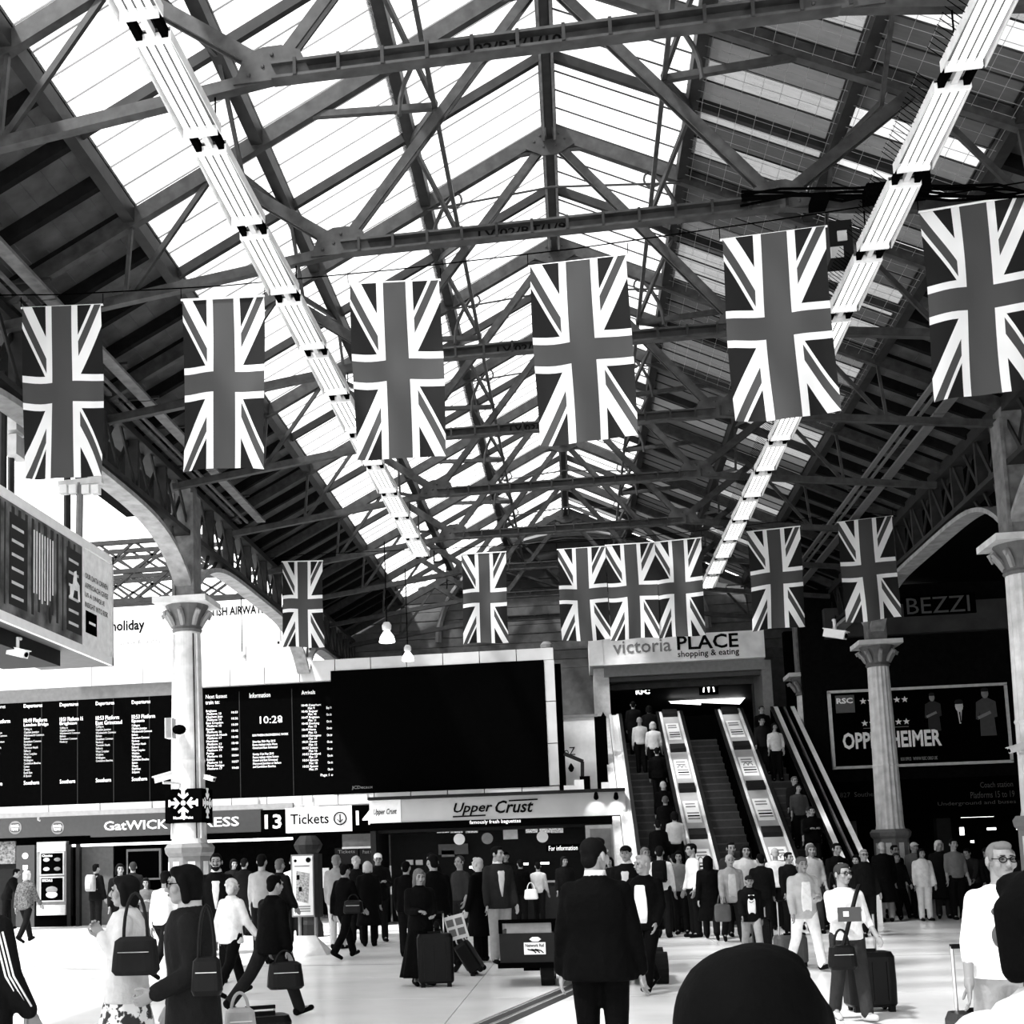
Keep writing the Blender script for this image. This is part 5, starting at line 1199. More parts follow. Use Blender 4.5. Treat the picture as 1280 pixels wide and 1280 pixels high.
            for k in 'LR':
                x_ = J[k+'sh'].x*.62; m = MB().tube([c+Vector((x_*.9, -.07, .12)), J['chest']+Vector((x_, .02, .155)), J['chest']+Vector((x_, -.12, .06)), J['chest']+Vector((x_, -.14, -.1)), c+Vector((x_*1.1, -.1, -.18))], .018, 6); mk('strap', (np.array(m.v), m.f), tone_ if d['pack'][1] < .3 else tone('bag', .02), b_, s)
        if d['swoosh']:
            m = MB(); c = Vector((0, -.158*d['fat'], 1.2+J['pel'].z-.95)); m.tube([c+Vector((-.05, 0, .015)), c+Vector((-.025, -.004, -.012)), c+Vector((.0, -.004, -.01)), c+Vector((.055, 0, .022))], [.004, .009, .007, .002], 6)
            mk('swoosh_mark', (np.array(m.v), m.f), BLACK, t, s)
        if d['stripes']:
            cd = Matrix.Rotation(-R(d['face']), 3, 'Z') @ Vector((.35, -1, 0)).normalized(); k = max('LR', key=lambda q: J[q+'sh'].dot(cd))
            sd = Vector((-cd.y, cd.x, 0))
            for i in (-1, 0, 1):
                m = MB(); m.tube([J[k+q]+cd*r_+sd*i*.022+Vector((0, 0, dz_)) for q, r_, dz_ in (('sh', .074, -.02), ('el', .068, .0), ('wr', .06, .03))], .006, 6)
                mk('sleeve_stripe', (np.array(m.v), m.f), TEXTW, t, s)
        if d['collar'] is not None:
            m = MB(); c = J['neck']; m.loft([(c+Vector((0, 0, .0)), .082, .078), (c+Vector((0, 0, .03)), .073, .07), (c+Vector((0, .004, .055)), .068, .066)], 16)
            mk('collar', (np.array(m.v), m.f), tone('cloth', d['collar']), t, s)
        for k in 'LR':
            m = MB(); a, q, hh = J[k+'ank'], J[k+'toe'], J[k+'heel']; m.cap(hh+Vector((0, 0, .005)), q, .04, .034, 10); m.cap(a, hh+Vector((0, 0, .02)), .047, .044, 10)
            mk('shoe', (np.array(m.v), m.f), tone('shoe', d['shoes']), t, s)
    for o in TMP:
        me = o.data; bpy.data.objects.remove(o); bpy.data.meshes.remove(me)
# ---- foreground and middle ground
person('man at the left edge in dark hooded track top with three white stripes', -24, 1075, Y=7.0, face=160, pose='stand2', top=('hoodie', .022), bottom=('trousers', .015), hair=('short', .02), h=1.74, stripes=True)
person('woman in pale jacket and floral skirt walking left with a big grey bag', 158, 1094, Y=8.8, face=-80, pose='bagarm', top=('jacket', .55), bottom=('skirt', FLORAL, .28), hair=('bob', .02), fat=1.12, La=(4, 10, 138, 25), Ra=(2, 6, 20, 0))
person('dark haired woman in long dark coat walking left, nearest at left', 240, 1072, Y=7.6, face=-75, pose='walk', top=('coat', .028), bottom=('skirt', .026, .3), hair=('bob', .012), fat=1.1, La=(-6, 10, 70, 0), Ra=(0, 8, 30, 0), front=.5, glasses=True, collar=.4)
person('man in white shirt and dark trousers striding away behind the coated woman', 205, 1082, yfeet=1222, face=165, pose='stride', top=('shirt', .75), bottom=('trousers', .012), hair=('short', .02))
person('bearded man in dark suit and open white shirt facing the camera', 270, 1066, Y=18.6, face=12, pose='stand', top=('jacket', .012), bottom=('trousers', .012), hair=('short', .015), front=.75, beard=True, collar=.7)
person('white haired woman in white jacket and black trousers seen from behind', 290, 1095, yfeet=1246, face=150, pose='walk', top=('jacket', .7), bottom=('trousers', .01), hair=('curly', .5))
person('man in black coat and jeans striding right with a black holdall', 340, 1087, yfeet=1272, face=142, pose='stride', top=('jacket', .006), bottom=('trousers', .028), hair=('short', .006), Lt=-34, Lk=12, Rt=26, Rk=4, La=(10, 10, 8, 0), Ra=(2, 10, 8, 0), fat=1.1)
person('dark jacketed person with striped backpack behind the floral skirt woman', 120, 1077, yfeet=1166, face=160, pose='stand', top=('jacket', .01), bottom=('trousers', .012), hair=('short', .01), pack=('pale striped backpack on the person behind the floral skirt woman', .25))
person('person bending at the far left edge in dark clothes', 8, 1082, yfeet=1162, face=100, pose='lean', top=('jacket', .012), bottom=('trousers', .012), hair=('short', .01))
person('pale haired woman in checked jacket and leggings by the burger shop', 32, 1086, yfeet=1178, face=170, pose='walk', top=('jacket', mat('checked_cloth', .06, .8, noise=.9, scale=25)), bottom=('trousers', .015), hair=('bob', .4))
person('woman with pale top standing between the floral skirt and the white shirt man', 183, 1098, yfeet=1185, face=10, pose='hold', top=('tshirt', .1), bottom=('trousers', .05), hair=('long', .02))
person('dark crowd member behind the coated woman, left', 150, 1080, Y=27, face=30, pose='stand', top=('jacket', .012), hair=('bob', .02))
person('dark crowd member in front of the Gatwick Express entrance', 166, 1078, Y=30, face=190, pose='stand2', top=('jacket', .03), hair=('short', .05))
person('man in grey checked shirt seen from behind left of the map sign', 327, 1067, Y=22, face=175, pose='stand', top=('tshirt', .28), bottom=('trousers', .015), hair=('short', .012))
person('balding man with pale collar beside the checked shirt man', 349, 1074, Y=23, face=150, pose='stand2', top=('jacket', .02), bottom=('trousers', .015), hair=('crop', .1))
person('person in white top half hidden by the map sign', 367, 1071, Y=27, face=180, pose='stand', top=('shirt', .6), bottom=('trousers', .012), hair=('short', .012))
person('man in dark clothes with a waist pack walking right of the map sign', 432, 1077, yfeet=1198, face=150, pose='walk', top=('jacket', .008), bottom=('trousers', .01), hair=('short', .012))
person('fair haired man in pale jacket queueing near the ticket sign', 420, 1069, Y=25.5, face=170, pose='stand', top=('jacket', .25), bottom=('trousers', .5), hair=('short', .15))
person('blonde person in dark top in the ticket queue', 445, 1071, Y=27, face=190, pose='stand', top=('jacket', .012), hair=('curly', .35))
person('blonde woman in long dark coat seen from behind in the ticket queue', 462, 1077, yfeet=1183, face=185, pose='stand', top=('coat', .01), bottom=('trousers', .01), hair=('bob', .45))
person('man in white cap and dark jacket facing the queue', 472, 1061, Y=27.5, face=15, pose='hold', top=('jacket', .012), hair=('cap', .75))
person('dark haired person in black just left of the suitcase woman', 511, 1077, yfeet=1196, face=170, pose='stand', top=('jacket', .007), hair=('short', .008))
person('woman with wavy hair and long black skirt behind an upright suitcase', 528, 1087, yfeet=1232, face=25, pose='hold', top=('jacket', .009), bottom=('skirt', .007, .12), hair=('long', .12), La=(10, 8, 60, 30), Ra=(14, 8, 75, 30))
person('man in black jacket seen from behind, stepping left with a newspaper', 548, 1059, yfeet=1214, face=-150, pose='stride', top=('jacket', .006), bottom=('trousers', .006), hair=('crop', .012), La=(2, 10, 8, 0), Ra=(2, 10, 8, 0), fat=1.12)
person('curly haired woman in dark print top near the kiosk', 574, 1071, Y=25, face=-40, pose='stand2', top=('tshirt', .05), bottom=('trousers', .03), hair=('curly', .06))
person('bald man in long black coat before the kiosk', 602, 1072, yfeet=1202, face=-120, pose='stand', top=('coat', .008), bottom=('trousers', .006), hair=('crop', .35), skin=.4)
person('dark haired man in grey jacket and pale trousers before the kiosk', 627, 1056, yfeet=1204, face=25, pose='stand', top=('jacket', .035), bottom=('trousers', .28), hair=('short', .01), hy=35, front=.5, collar=.6)
person('man in black suit standing with his back to the camera, centre', 742, 1049, Y=9.0, face=172, pose='stand', top=('jacket', .004), bottom=('trousers', .004), hair=('short', .012), fat=1.25, hy=-30, collar=.5, Lt=3, Rt=-2, La=(0, 13, 12, 0), Ra=(0, 13, 12, 0))
person('grey haired man in open white shirt and long black coat, looking left', 813, 1064, yfeet=1240, face=-25, pose='walk', top=('jacket', .006), bottom=('trousers', .006), hair=('short', .25), front=.85, open=True, hy=-35, fat=1.15, La=(4, 10, 30, 10), Ra=(-10, 10, 10, 0))
person('small man in dark suit and cap left of the grey haired man', 790, 1057, yfeet=1212, face=-15, pose='stand', top=('jacket', .01), bottom=('trousers', .008), hair=('cap', .015), front=.5, collar=.6)
person('man in white shirt with dark backpack behind the grey haired man', 824, 1058, Y=27, face=170, pose='stand', top=('shirt', .6), hair=('short', .02), pack=('dark backpack on the white shirted man below the left escalator', .012))
person('woman in grey top and black trousers below the left escalator', 854, 1064, yfeet=1168, face=-10, pose='hold', top=('tshirt', .13), bottom=('trousers', .01), hair=('bob', .01), skin=.2, La=(8, 8, 60, 30), Ra=(4, 8, 10, 0))
person('man in white shirt in profile below the escalator deck', 864, 1051, Y=27, face=-70, pose='stand', top=('shirt', .75), bottom=('trousers', .012), hair=('short', .012))
person('woman in black seen from behind carrying a pale bag', 884, 1067, yfeet=1158, face=175, pose='walk', top=('coat', .008), bottom=('trousers', .02), hair=('long', .008))
person('man with short hair behind the beige jacket man', 913, 1051, Y=27, face=10, pose='stand', top=('jacket', .05), front=.4, hair=('crop', .02))
person('older grey haired man in open beige jacket', 918, 1065, yfeet=1178, face=5, pose='walk', top=('jacket', .26), bottom=('trousers', .02), hair=('short', .35), front=.45, open=True)
person('child in cap, dark cardigan and white tee with a swoosh', 942, 1091, yfeet=1200, face=5, pose='walk', top=('hoodie', .015), bottom=('trousers', .3), hair=('cap', .03), front=.85, fat=1.02, open=True, swoosh=True)
person('stooping man in pale striped shirt seen from behind', 968, 1060, yfeet=1162, face=170, pose='lean', top=('shirt', .55), bottom=('trousers', .006), hair=('short', .45), lean=10)
person('woman in white jeans and pale denim jacket with a trolley case', 1010, 1067, yfeet=1212, face=12, pose='walk', top=('jacket', .45), bottom=('trousers', .85), hair=('pony', .1), front=.85, open=True, Ra=(10, 10, 20, 0), La=(14, 8, 80, 30))
person('short haired woman in glasses and white top with black shoulder bag', 1066, 1080, yfeet=1276, face=12, pose='phone', top=('tshirt', .72), bottom=('trousers', .05), hair=('short', .06), hy=15, fat=1.06, shoes=.5, glasses=True)
person('grey haired man in glasses and white t-shirt pulling a case, right', 1243, 1047, Y=8.6, face=8, pose='pull', top=('tshirt', .85), bottom=('shorts', .28), hair=('crop', .12), fat=1.2, skin=.19, glasses=True, La=(0, 10, 12, 0), Ra=(2, 14, 8, 0))
person('dark head of a short person right in front of the camera', 938, 1194, Y=1.3, face=172, pose='stand', top=('jacket', .01), bottom=('trousers', .01), hair=('short', .004), skin=.12, hy=-10)
person('dark haired woman with white collar at the lower right corner', 1300, 1092, Y=2.72, face=-160, pose='stand', top=('hoodie', .6), bottom=('trousers', .02), hair=('bob', .004), skin=.05)  # shade on the face is put into the dark skin value
# ---- far group right
far = [('bald man in black seen from behind left of the far white column base', 1102, 1053, 1143, 175, 'stand', ('coat', .008), ('trousers', .2), ('crop', .3)),
 ('man in sunglasses and black jacket carrying a white bag by the far column', 1116, 1054, 1142, 20, 'walk', ('jacket', .008), ('trousers', .01), ('short', .02)),
 ('woman with fringe in black in front of the far column', 1119, 1064, 1146, 5, 'walk2', ('jacket', .012), ('trousers', .01), ('bob', .05)),
 ('woman in white jacket and white trousers in the far group', 1151, 1061, 1141, 5, 'stand', ('jacket', .7), ('trousers', .75), ('bob', .02)),
 ('man with pale cap behind the white clad woman', 1142, 1053, 1136, 10, 'stand', ('jacket', .1), ('trousers', .02), ('cap', .5)),
 ('grey haired woman in long dark cardigan in the far group', 1173, 1051, 1139, -10, 'stand2', ('coat', .02), ('trousers', .04), ('bob', .5)),
 ('man in grey shirt and dark trousers in the far group', 1191, 1049, 1140, 10, 'stand', ('tshirt', .14), ('trousers', .012), ('short', .01)),
 ('dark figure at the right end of the far group', 1214, 1058, 1138, -40, 'lean', ('jacket', .04), ('trousers', .02), ('short', .02)),
 ('man in dark suit and white shirt at the foot of the right escalator', 1044, 1051, 1136, 15, 'walk', ('jacket', .01), ('trousers', .01), ('short', .012)),
 ('dark haired woman behind the white jeans woman', 1070, 1069, 1152, -30, 'stand', ('jacket', .02), ('trousers', .02), ('bob', .01)),
 ('man in spectacles right of the dark haired woman', 1079, 1062, 1148, 5, 'stand', ('jacket', .015), ('trousers', .02), ('crop', .2)),
 ('bald man in white sleeves below the right escalator', 1010, 1040, 1128, 10, 'walk', ('shirt', .5), ('trousers', .02), ('crop', .25)),
 ('woman in pale top just behind the white jeans woman', 1013, 1056, 1140, 5, 'stand', ('tshirt', .3), ('trousers', .05), ('bob', .1)),
 ('person in pale jacket stepping off the middle escalator', 929, 1032, 1124, 5, 'walk2', ('jacket', .5), ('trousers', .2), ('bob', .02)),
 ('small dark figure far right under the shop lamps', 1232, 1060, 1136, 30, 'stand', ('jacket', .02), ('trousers', .02), ('short', .02)),
 ('small figure walking under the shop lamps at the right edge', 1262, 1058, 1134, -30, 'walk', ('jacket', .03), ('trousers', .02), ('short', .05))]
for i, (l, x, yt, yf, fc, ps, tp, bt, hr) in enumerate(far): person(l, x, yt, Y=min(at(x, yf, Z=0).y, 31.2+(i*37 % 10)*.2), face=fc, pose=ps, top=tp, bottom=bt, hair=hr, front=.6 if 'white shirt' in l else None, glasses='glasses' in l or 'spectacles' in l)
kiosk = [('customer in dark coat at the sandwich counter', 650, 1075, 32.5, 175, ('jacket', .008), ('short', .02)), ('customer in pale sleeves at the sandwich counter', 672, 1078, 32.8, 170, ('shirt', .5), ('short', .015)), ('kiosk customer right of the counter', 705, 1071, 32, 10, ('jacket', .02), ('bob', .03)), ('server in dark shirt behind the kiosk counter', 632, 1062, 36, 0, ('shirt', .03), ('cap', .02)), ('woman waiting beside the kiosk end panel', 762, 1072, 30, -30, ('jacket', .012), ('bob', .012)), ('tall man with dark hair deep in the ticket hall', 538, 1062, 31, 170, ('jacket', .01), ('short', .012)), ('person in ticket hall gloom left of the checked shirt man', 305, 1072, 31, 160, ('jacket', .012), ('short', .02)), ('person in ticket hall gloom right of the bearded man', 292, 1070, 33, 20, ('jacket', .02), ('bob', .02)),
 ('person in black below the left escalator, back turned', 842, 1068, 30, 175, ('jacket', .01), ('short', .01)), ('woman with pale scarf below the left escalator', 806, 1060, 31, 5, ('jacket', .02), ('bob', .15)), ('dark coated man right of the stooping man', 985, 1066, 31, 20, ('jacket', .012), ('short', .02)), ('man in dark jacket left of the stooping man', 950, 1068, 30, 175, ('jacket', .012), ('short', .01))]
for l, x, yt, Y, fc, tp, hr in kiosk: person(l, x, yt, Y=Y, face=fc, pose='stand2', top=tp, hair=hr)
# ---- on the escalators
def rider(label, X, ytop, face, top, hair, pose='stand', bottom=('trousers', .012), front=None):
    best = min((EB+.15+i*.02 for i in range(int((EY1+.8-EB)/.02))), key=lambda y: abs(proj((X, y, max(0, dz(y)-.95)+.12+1.7))[1]-ytop))
    z = max(.0, min(5.28, math.ceil((best-EB)/((EY1-EB)/24))*ESL*(EY1-EB)/24-.005))
    person(label, 0, ytop, loc=(X, best, z), z=z, h=1.7, face=face, pose=pose, top=top, hair=hair, bottom=bottom, front=front)
up_ = [('person at the very top of the left escalator, dark coat', 1.85, 872, ('coat', .01), ('short', .01)), ('second rider from the top of the left escalator', 2.3, 880, ('jacket', .02), ('bob', .02)), ('rider in pale top near the top of the left escalator', 1.95, 895, ('shirt', .6), ('short', .3)), ('rider in white with tilted head on the left escalator', 2.3, 906, ('tshirt', .5), ('bob', .4)), ('rider in black above the pale bag on the left escalator', 2.3, 930, ('jacket', .006), ('short', .01)), ('grey haired rider in black, middle of the left escalator', 2.28, 975, ('jacket', .008), ('short', .4)), ('rider in black, third from the bottom of the left escalator', 2.25, 998, ('jacket', .01), ('short', .1)), ('rider in light sleeves low on the left escalator', 2.4, 1018, ('shirt', .5), ('bob', .02)), ('lowest rider on the left escalator, dark clothes', 1.95, 1030, ('jacket', .01), ('short', .02))]
for l, X, yt, tp, hr in up_: rider(l, X, yt, 178, tp, hr)
dn = [('rider in pale top high on the right escalator', 5.75, 902, ('tshirt', .6), ('bob', .02), .5), ('rider beside the pale one high on the right escalator', 5.45, 897, ('jacket', .02), ('short', .02), None), ('rider in dark top, topmost on the right escalator', 5.6, 880, ('jacket', .01), ('short', .05), None), ('small headed rider half way down the right escalator', 5.7, 966, ('jacket', .02), ('short', .1), None), ('large rider in grey top gripping the right escalator rails', 5.7, 976, ('tshirt', .07), ('bob', .02), None), ('rider in dark short sleeves lower on the right escalator', 5.75, 1004, ('tshirt', .03), ('short', .05), None), ('rider in black with clasped hands low on the right escalator', 5.75, 1012, ('jacket', .008), ('short', .02), None)]
for l, X, yt, tp, hr, fr_ in dn: rider(l, X, yt, 0, tp, hr, 'hold' if 'hands' in l else 'stand2', front=None)
finish_people()
# ================================================================== BAGS, CASES, CART, SIGN
LEA = mat('black_leather', .003, .45, spec=.12); FAB = mat('grey_bag_cloth', .014, .8, spec=.05)
def rot2(o, a): o.rotation_euler.z = R(a); return o
def suitcase(label, loc, w, d, h, face, m, handle=.35, tilt=0.):
    t = thing('suitcase', label, 'suitcase', loc, 'trolley cases'); WL[t.name] = Vector((0, 0, 0))
    b = MB().loft([((0, 0, z), w/2*s_, d/2*s_) for z, s_ in ((.05, .9), (.08, 1), (h*.5, 1.02), (h-.05, 1), (h, .9))], 24, e=6); b.build('shell', m, t, smooth=False)
    for x in (-.3, 0, .3): MB().box(w*x-.012, w*x+.012, -d/2-.012, -d/2+.01, .12, h-.1).build('shell_rib', m, t)
    MB().box(-.09, .09, -.02, .02, h-.01, h+.03).build('carry_grip', RUB, t)
    for x in (-1, 1):
        MB().tube([(x*w*.28, d*.4, h*.6), (x*w*.28, d*.4, h+handle)], .012, 6).build('handle_tube', STEEL, t)
        MB().tube([(x*w*.36-.015, d*.3, .045), (x*w*.36+.015, d*.3, .045)], .045, 12).build('wheel', RUB, t)
        MB().box(x*w*.36-.03, x*w*.36+.03, -d*.35-.03, -d*.35+.03, 0, .06).build('foot', RUB, t)
    MB().bar((-w*.3, d*.4, h+handle), (w*.3, d*.4, h+handle), .03, .03).build('handle_grip', RUB, t)
    t.rotation_euler = (R(tilt), 0, R(face)); return t
suitcase('black upright suitcase in front of the wavy haired woman', at(545, 1233, Z=0), .5, .3, .72, 10, mat('black_shell', .0025, .4, spec=.1), .28)
suitcase('black wheeled case tilted, pulled to the left behind the newspaper man', at(600, 1219, Z=0)+Vector((0, 0, .03)), .38, .22, .52, -95, mat('black_shell', .0025, .4, spec=.1), .45, 32)
suitcase('grey two tone trolley case beside the white jeans woman', at(990, 1208, Z=0), .46, .26, .46, 8, mat('grey_shell', .05, .4), .5)
suitcase('large black trolley case behind the woman with the shoulder bag', at(1082, 1268, Z=0)+Vector((.12, .3, 0)), .5, .32, .62, 8, mat('black_shell', .0025, .4, spec=.1), .4)
suitcase('dark trolley case held by the white t-shirt man', Vector((at(1222, 1200, 8.9).x, 8.9, 0)), .42, .28, .62, 6, mat('charcoal_shell', .012, .4), .42)
suitcase('black case standing behind the stooping man', at(967, 1160, Z=0)+Vector((0, -.3, 0)), .5, .3, .55, 10, mat('black_shell', .0025, .4, spec=.1), .3)
suitcase('dark case pulled by the child in the cap', at(957, 1196, Z=0)+Vector((0, .3, 0)), .3, .22, .6, 0, mat('black_shell', .0025, .4, spec=.1), .2)
def bag(name, label, c, w, d, h, face, m, strap=.3, e=3.5, zip_=True, wide=1.1):
    t = thing(name, label, 'bag', c, 'hand luggage'); WL[t.name] = Vector((0, 0, 0))
    MB().loft([((0, 0, z), w/2*s_, d/2*s_) for z, s_ in ((0, .85*wide), (.03, 1*wide), (h*.5, 1.04), (h*.9, .95), (h, .7))], 20, e=e).build('bag_body', m, t, smooth=False)
    MB().tube([(-w*.28*math.cos(R(a)), 0, h*.9+(h*.1+strap)*math.sin(R(a))) for a in range(0, 181, 15)], .012, 6).build('strap', m, t)
    if zip_: MB().box(-w*.36, w*.36, -d/2-.006, -d/2+.01, h*.6, h*.62).build('zip', STEEL, t)
    t.rotation_euler.z = R(face); return t
p = at(176, 1217, 8.55); bag('shoulder_bag', 'large dark grey tote under the arm of the floral skirt woman', (p.x, 8.45, p.z), .30, .14, .26, 5, FAB, .3)
p = at(262, 1243, 7.3); bag('handbag', 'black handbag hanging from the coated woman', (p.x, 7.25, p.z), .17, .1, .22, 10, LEA, .3)
yy_ = at(340, 1272, Z=0).y-.25; p = at(357, 1236, yy_); bag('holdall', 'black soft holdall carried by the striding man', (p.x, yy_, p.z), .38, .2, .30, 20, LEA, .12)
yy_ = at(1066, 1276, Z=0).y-.26; yw = yy_; p = at(1054, 1212, yy_); sb = bag('shoulder_bag', 'black bag on a long strap at the hip of the bespectacled woman', (p.x, yy_, p.z), .26, .1, .24, 10, LEA, .15)
o = MB().tube([at(1052, 1190, yy_), at(1062, 1150, yy_+.03), at(1070, 1118, yy_+.06), at(1074, 1107, yy_+.2)], .022, 6).build('bag_strap', LEA); o.data.transform((Matrix.Translation(sb.location) @ Matrix.Rotation(sb.rotation_euler.z, 4, 'Z')).inverted()); o.parent = sb
yy_ = at(918, 1178, Z=0).y-.2; p = at(904, 1152, yy_); bag('shopping_bag', 'grey paper carrier bag held by the beige jacket man', (p.x, yy_, p.z), .3, .15, .34, 10, mat('paper_bag', .07, .8), .2, zip_=False, wide=1)
p = at(879, 1118, 27.5); bag('handbag', 'small pale bag of the black clad woman near the escalator', (p.x, 27.2, p.z), .2, .1, .22, 10, PALE, .2)
p = at(1126, 1106, 33); bag('handbag', 'white bag carried by the man in sunglasses', (p.x, 32.6, p.z), .32, .14, .16, 10, POSTW, .15)
p = at(442, 1142, 22.6); bag('waist_pack', 'dark waist pack on the man right of the map sign', (p.x, 22.6, p.z), .34, .18, .24, 0, LEA, .1)
p = at(1145, 1103, 33.5); bag('handbag', 'small grey shoulder bag of the white clad woman', (p.x, 33.0, p.z), .2, .1, .2, 10, GREY, .35)
p = at(1028, 1130, 19.5); bag('handbag', 'dark handbag on the arm of the white jeans woman', (p.x, 18.6, p.z), .2, .12, .22, 10, LEA, .25)
p = at(648, 1117, 24); bag('carrier_bag', 'white carrier bag near the kiosk counter', (p.x, 30.0, p.z-.3), .3, .2, .24, 0, POSTW, .15, zip_=False)
p = at(300, 1268, 8.2); bag('sports_bag', 'pale soft bag behind the skirt of the coated woman', (p.x, 8.2, p.z-.16), .2, .16, .2, 20, mat('pale_bag_cloth', .3, .8), .1)
suitcase('black rounded case at the bottom edge behind the coated woman', Vector((at(330, 1265, 10.2).x, 10.2, 0)), .42, .28, .5, 30, mat('black_shell', .0025), .05)
p = at(572, 1158, 18.1); t = thing('newspaper', 'folded newspaper in the hand of the black jacketed man', 'newspaper', (p.x, 18.2, p.z))
MB().box(p.x-.14, p.x+.14, 17.9, 17.93, p.z-.17, p.z+.17).build('pages', PALE, t)
for i in range(4): MB().box(p.x-.12+(i % 2)*.13, p.x-.02+(i % 2)*.13, 17.89, 17.9, p.z-.12+(i//2)*.14, p.z-.02+(i//2)*.14).build('printed_photo', MID, t)
t.rotation_euler.y = R(-14)
p = at(1062, 1143, yw-.12); t = thing('tablet_case', 'dark notebook held at the waist by the bespectacled woman', 'notebook', p)
MB().box(p.x-.11, p.x+.11, p.y, p.y+.02, p.z-.07, p.z+.07).build('cover', FASC, t); MB().box(p.x-.06, p.x-.01, p.y-.01, p.y, p.z-.02, p.z+.03).build('white_emblem', TEXTW, t)
# ---- map sign on its wedge base
p = at(391, 1193, Z=0); t = thing('map_totem', 'upright map sign on two legs with a wedge shaped foot', 'sign', p)
q0, q1, w0, w1 = rect(367, 1070, 392, 1144, p.y)
MB().box(q0-.03, q1+.03, p.y-.06, p.y+.16, w0-.03, w1+.03).build('frame', GREY, t); MB().box(q1+.03, q1+.12, p.y-.1, p.y+.3, w0-.04, w1+.04).build('side_case', DARK, t)
MB().box(q0, q1, p.y-.07, p.y-.05, w0, w1).build('map_print', POSTW, t)
MB().poly([(q0+(q1-q0)*a, p.y-.075, w0+(w1-w0)*b) for a, b in ((.15, .25), (.75, .2), (.85, .7), (.2, .75))], (0, -1, 0), .004).build('map_area', mat('map_grey', .35, .6, noise=.6, scale=30), t)
for a, b in ((.2, .6), (.3, .4)): MB().box(q0+(q1-q0)*a, q0+(q1-q0)*a+.06, p.y-.08, p.y-.075, w0+(w1-w0)*b, w0+(w1-w0)*b+.09).build('map_symbol', TEXTD, t)
for b in (.06, .1, .14, .82): MB().box(q0+.04, q1-.06, p.y-.078, p.y-.07, w0+(w1-w0)*b, w0+(w1-w0)*b+.02).build('map_caption', GREY, t)
MB().tube([(q0+.2*0+.06, p.y-.075, w1-.09), (q0+.06, p.y-.07, w1-.09)], .03, 12).build('symbol_dot', TEXTD, t); MB().tube([(q1-.08, p.y-.08, w1-.08), (q1-.08, p.y-.07, w1-.08)], .05, 14).build('symbol_dot', TEXTD, t)
for x in (q0+.1, q1+.02): MB().tube([(x, p.y+.05, .3), (x, p.y+.05, w0)], .035, 8).build('leg', GREY, t)
b0, b1 = at(366, 1193, p.y).x, at(413, 1193, p.y).x
MB().add([(b0, p.y-.35, 0), (b1, p.y-.35, 0), (b1, p.y+.4, 0), (b0, p.y+.4, 0), (b0+.08, p.y, .36), (b1-.28, p.y, .36)], [(0, 1, 5, 4), (1, 2, 5), (2, 3, 4, 5), (3, 0, 4), (3, 2, 1, 0)]).build('wedge_foot', PALE, t)
# ---- electric cart behind the suited man
cx0, cx1 = at(624, 1170, 17.2).x, at(835, 1170, 17.2).x; CYY = 17.2
t = thing('electric_cart', 'dark electric luggage cart with rail logo plate', 'cart', ((cx0+cx1)/2, CYY, 0))
CB = mat('cart_body', .009, .45, spec=.1)
zt_ = at(680, 1166, CYY).z; zb_ = at(660, 1205, CYY).z
MB().box(cx0, cx1-.5, CYY, CYY+1.2, zb_, zt_).build('front_panel', CB, t); MB().box(cx0-.03, cx1-.4, CYY-.05, CYY+1.25, zb_-.05, zb_+.02).build('bumper', BLACK, t)
MB().bar((cx0, CYY, zt_+.16), (cx1-.5, CYY, zt_+.16), .05, .05).build('top_rail', BLACK, t)
for x in (cx0+.02, cx0+.75, cx1-.6): MB().box(x-.025, x+.025, CYY-.02, CYY+.03, zt_, zt_+.18).build('rail_post', BLACK, t)
MB().box(cx0+.1, cx0+.7, CYY+.02, CYY+.05, zt_, zt_+.14).build('clear_screen', GREY, t)
MB().box(cx0+.1, cx1-.6, CYY+.3, CYY+1.0, zt_, zt_+.1).build('seat', BLACK, t)
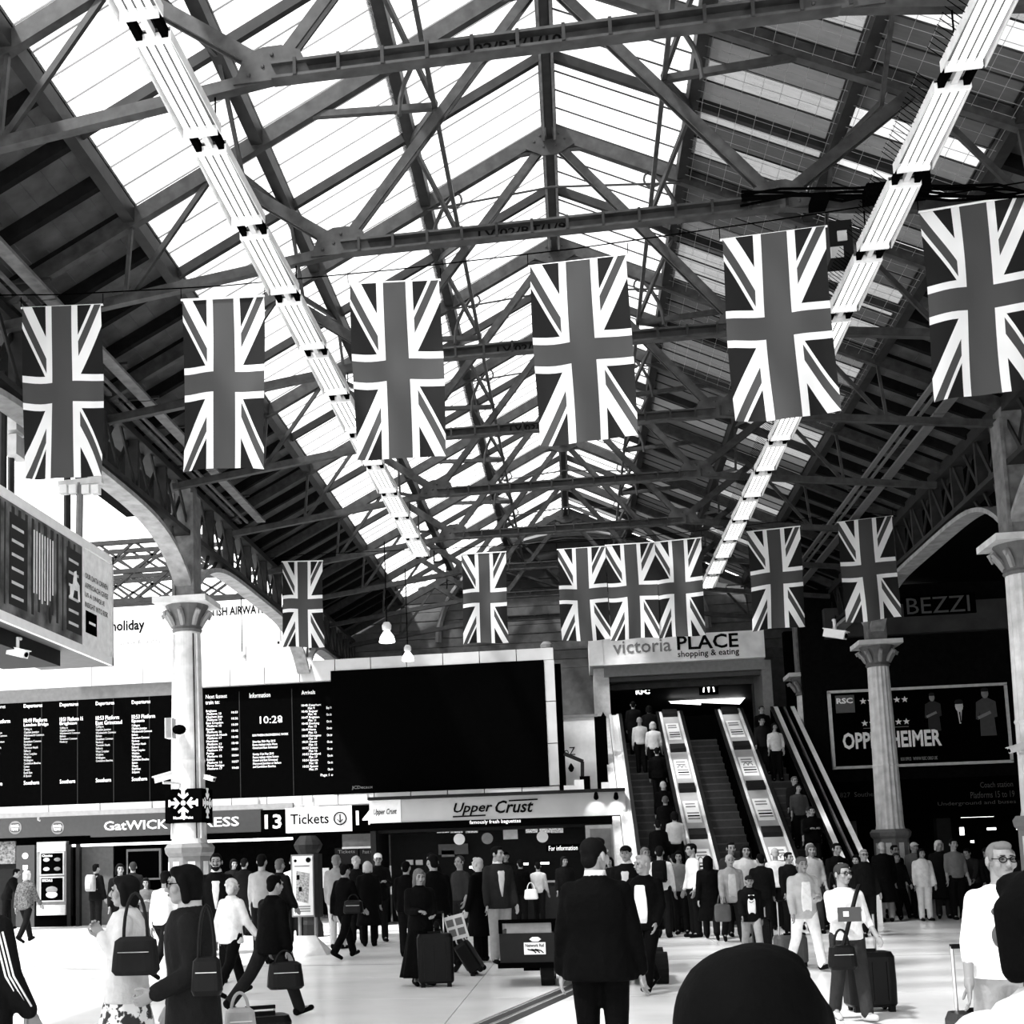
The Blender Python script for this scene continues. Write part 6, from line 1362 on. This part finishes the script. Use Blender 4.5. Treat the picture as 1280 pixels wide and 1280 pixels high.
for x in (cx0+.62, cx1-.1):
    for y in (CYY+.25, CYY+1.15):
        o = MB().tube([(x-.09, y, .21), (x+.09, y, .21)], .21, 22).build('wheel', RUB, t); MB().tube([(x-.1, y, .21), (x+.1, y, .21)], .09, 14).build('hub', GREY, o)
MB().box(cx0+.3, cx1, CYY+.2, CYY+1.1, .2, zb_).build('chassis', BLACK, t)
q0, q1, w0, w1 = rect(655, 1178, 682, 1193, CYY-.01); MB().box(q0, q1, CYY-.02, CYY, w0, w1).build('logo_plate', POSTW, t)
MB().text('Network Rail', (q0+.02, CYY-.02, w1-.06), XR, UP, q1-q0-.04, .045, .004, bold=.02).build('logo_lettering', TEXTD, t)
m = MB()
for k in range(3): m.tube([(q1-.03-.05*k, CYY-.026, w0+.02), (q1-.06-.05*k, CYY-.026, w0+.05), (q1-.14-.05*k, CYY-.026, w0+.07)], .008, 5)
m.build('logo_swoosh', TEXTD, t)
c = at(669, 1174, CYY); MB().loft([((c.x, CYY-.012, c.z-.03), .04, .01), ((c.x, CYY-.012, c.z), .08, .012), ((c.x, CYY-.012, c.z+.03), .04, .01)], 14).build('oval_badge', POSTW, t)
MB().tube([(cx0+1.4, CYY+.3, zt_), (cx0+1.4, CYY+.1, zt_+.35)], .02, 6).build('steering_column', BLACK, t)
MB().tube([(cx0+1.4+.16*math.cos(a*math.pi/8), CYY+.1+.06*math.sin(a*math.pi/8), zt_+.36+.14*math.sin(a*math.pi/8)) for a in range(17)], .014, 5).build('steering_wheel', BLACK, t)
# wall sprigs growing at the gutter, upper left
t = thing('gutter_weed', 'wispy weeds sprouting from the gutter at upper left', 'plant', at(45, 70, X=-5.72)); rn = random.Random(8)
sp_ = MB()
for i in range(40):
    q_ = rn.random(); b = at(22+q_*60+rn.uniform(-6, 6), 30+q_*85+rn.uniform(-8, 8), X=-5.72); e = b+Vector((rn.uniform(-.12, .2), rn.uniform(-.1, .1), rn.uniform(.02, .22)))
    sp_.tube([b, b.lerp(e, .5)+Vector((rn.uniform(-.03, .03), 0, rn.uniform(-.02, .04))), e], [.004, .003, .001], 4)
o = sp_.build('stems', mat('dry_stem', .05), t); o['kind'] = 'stuff'
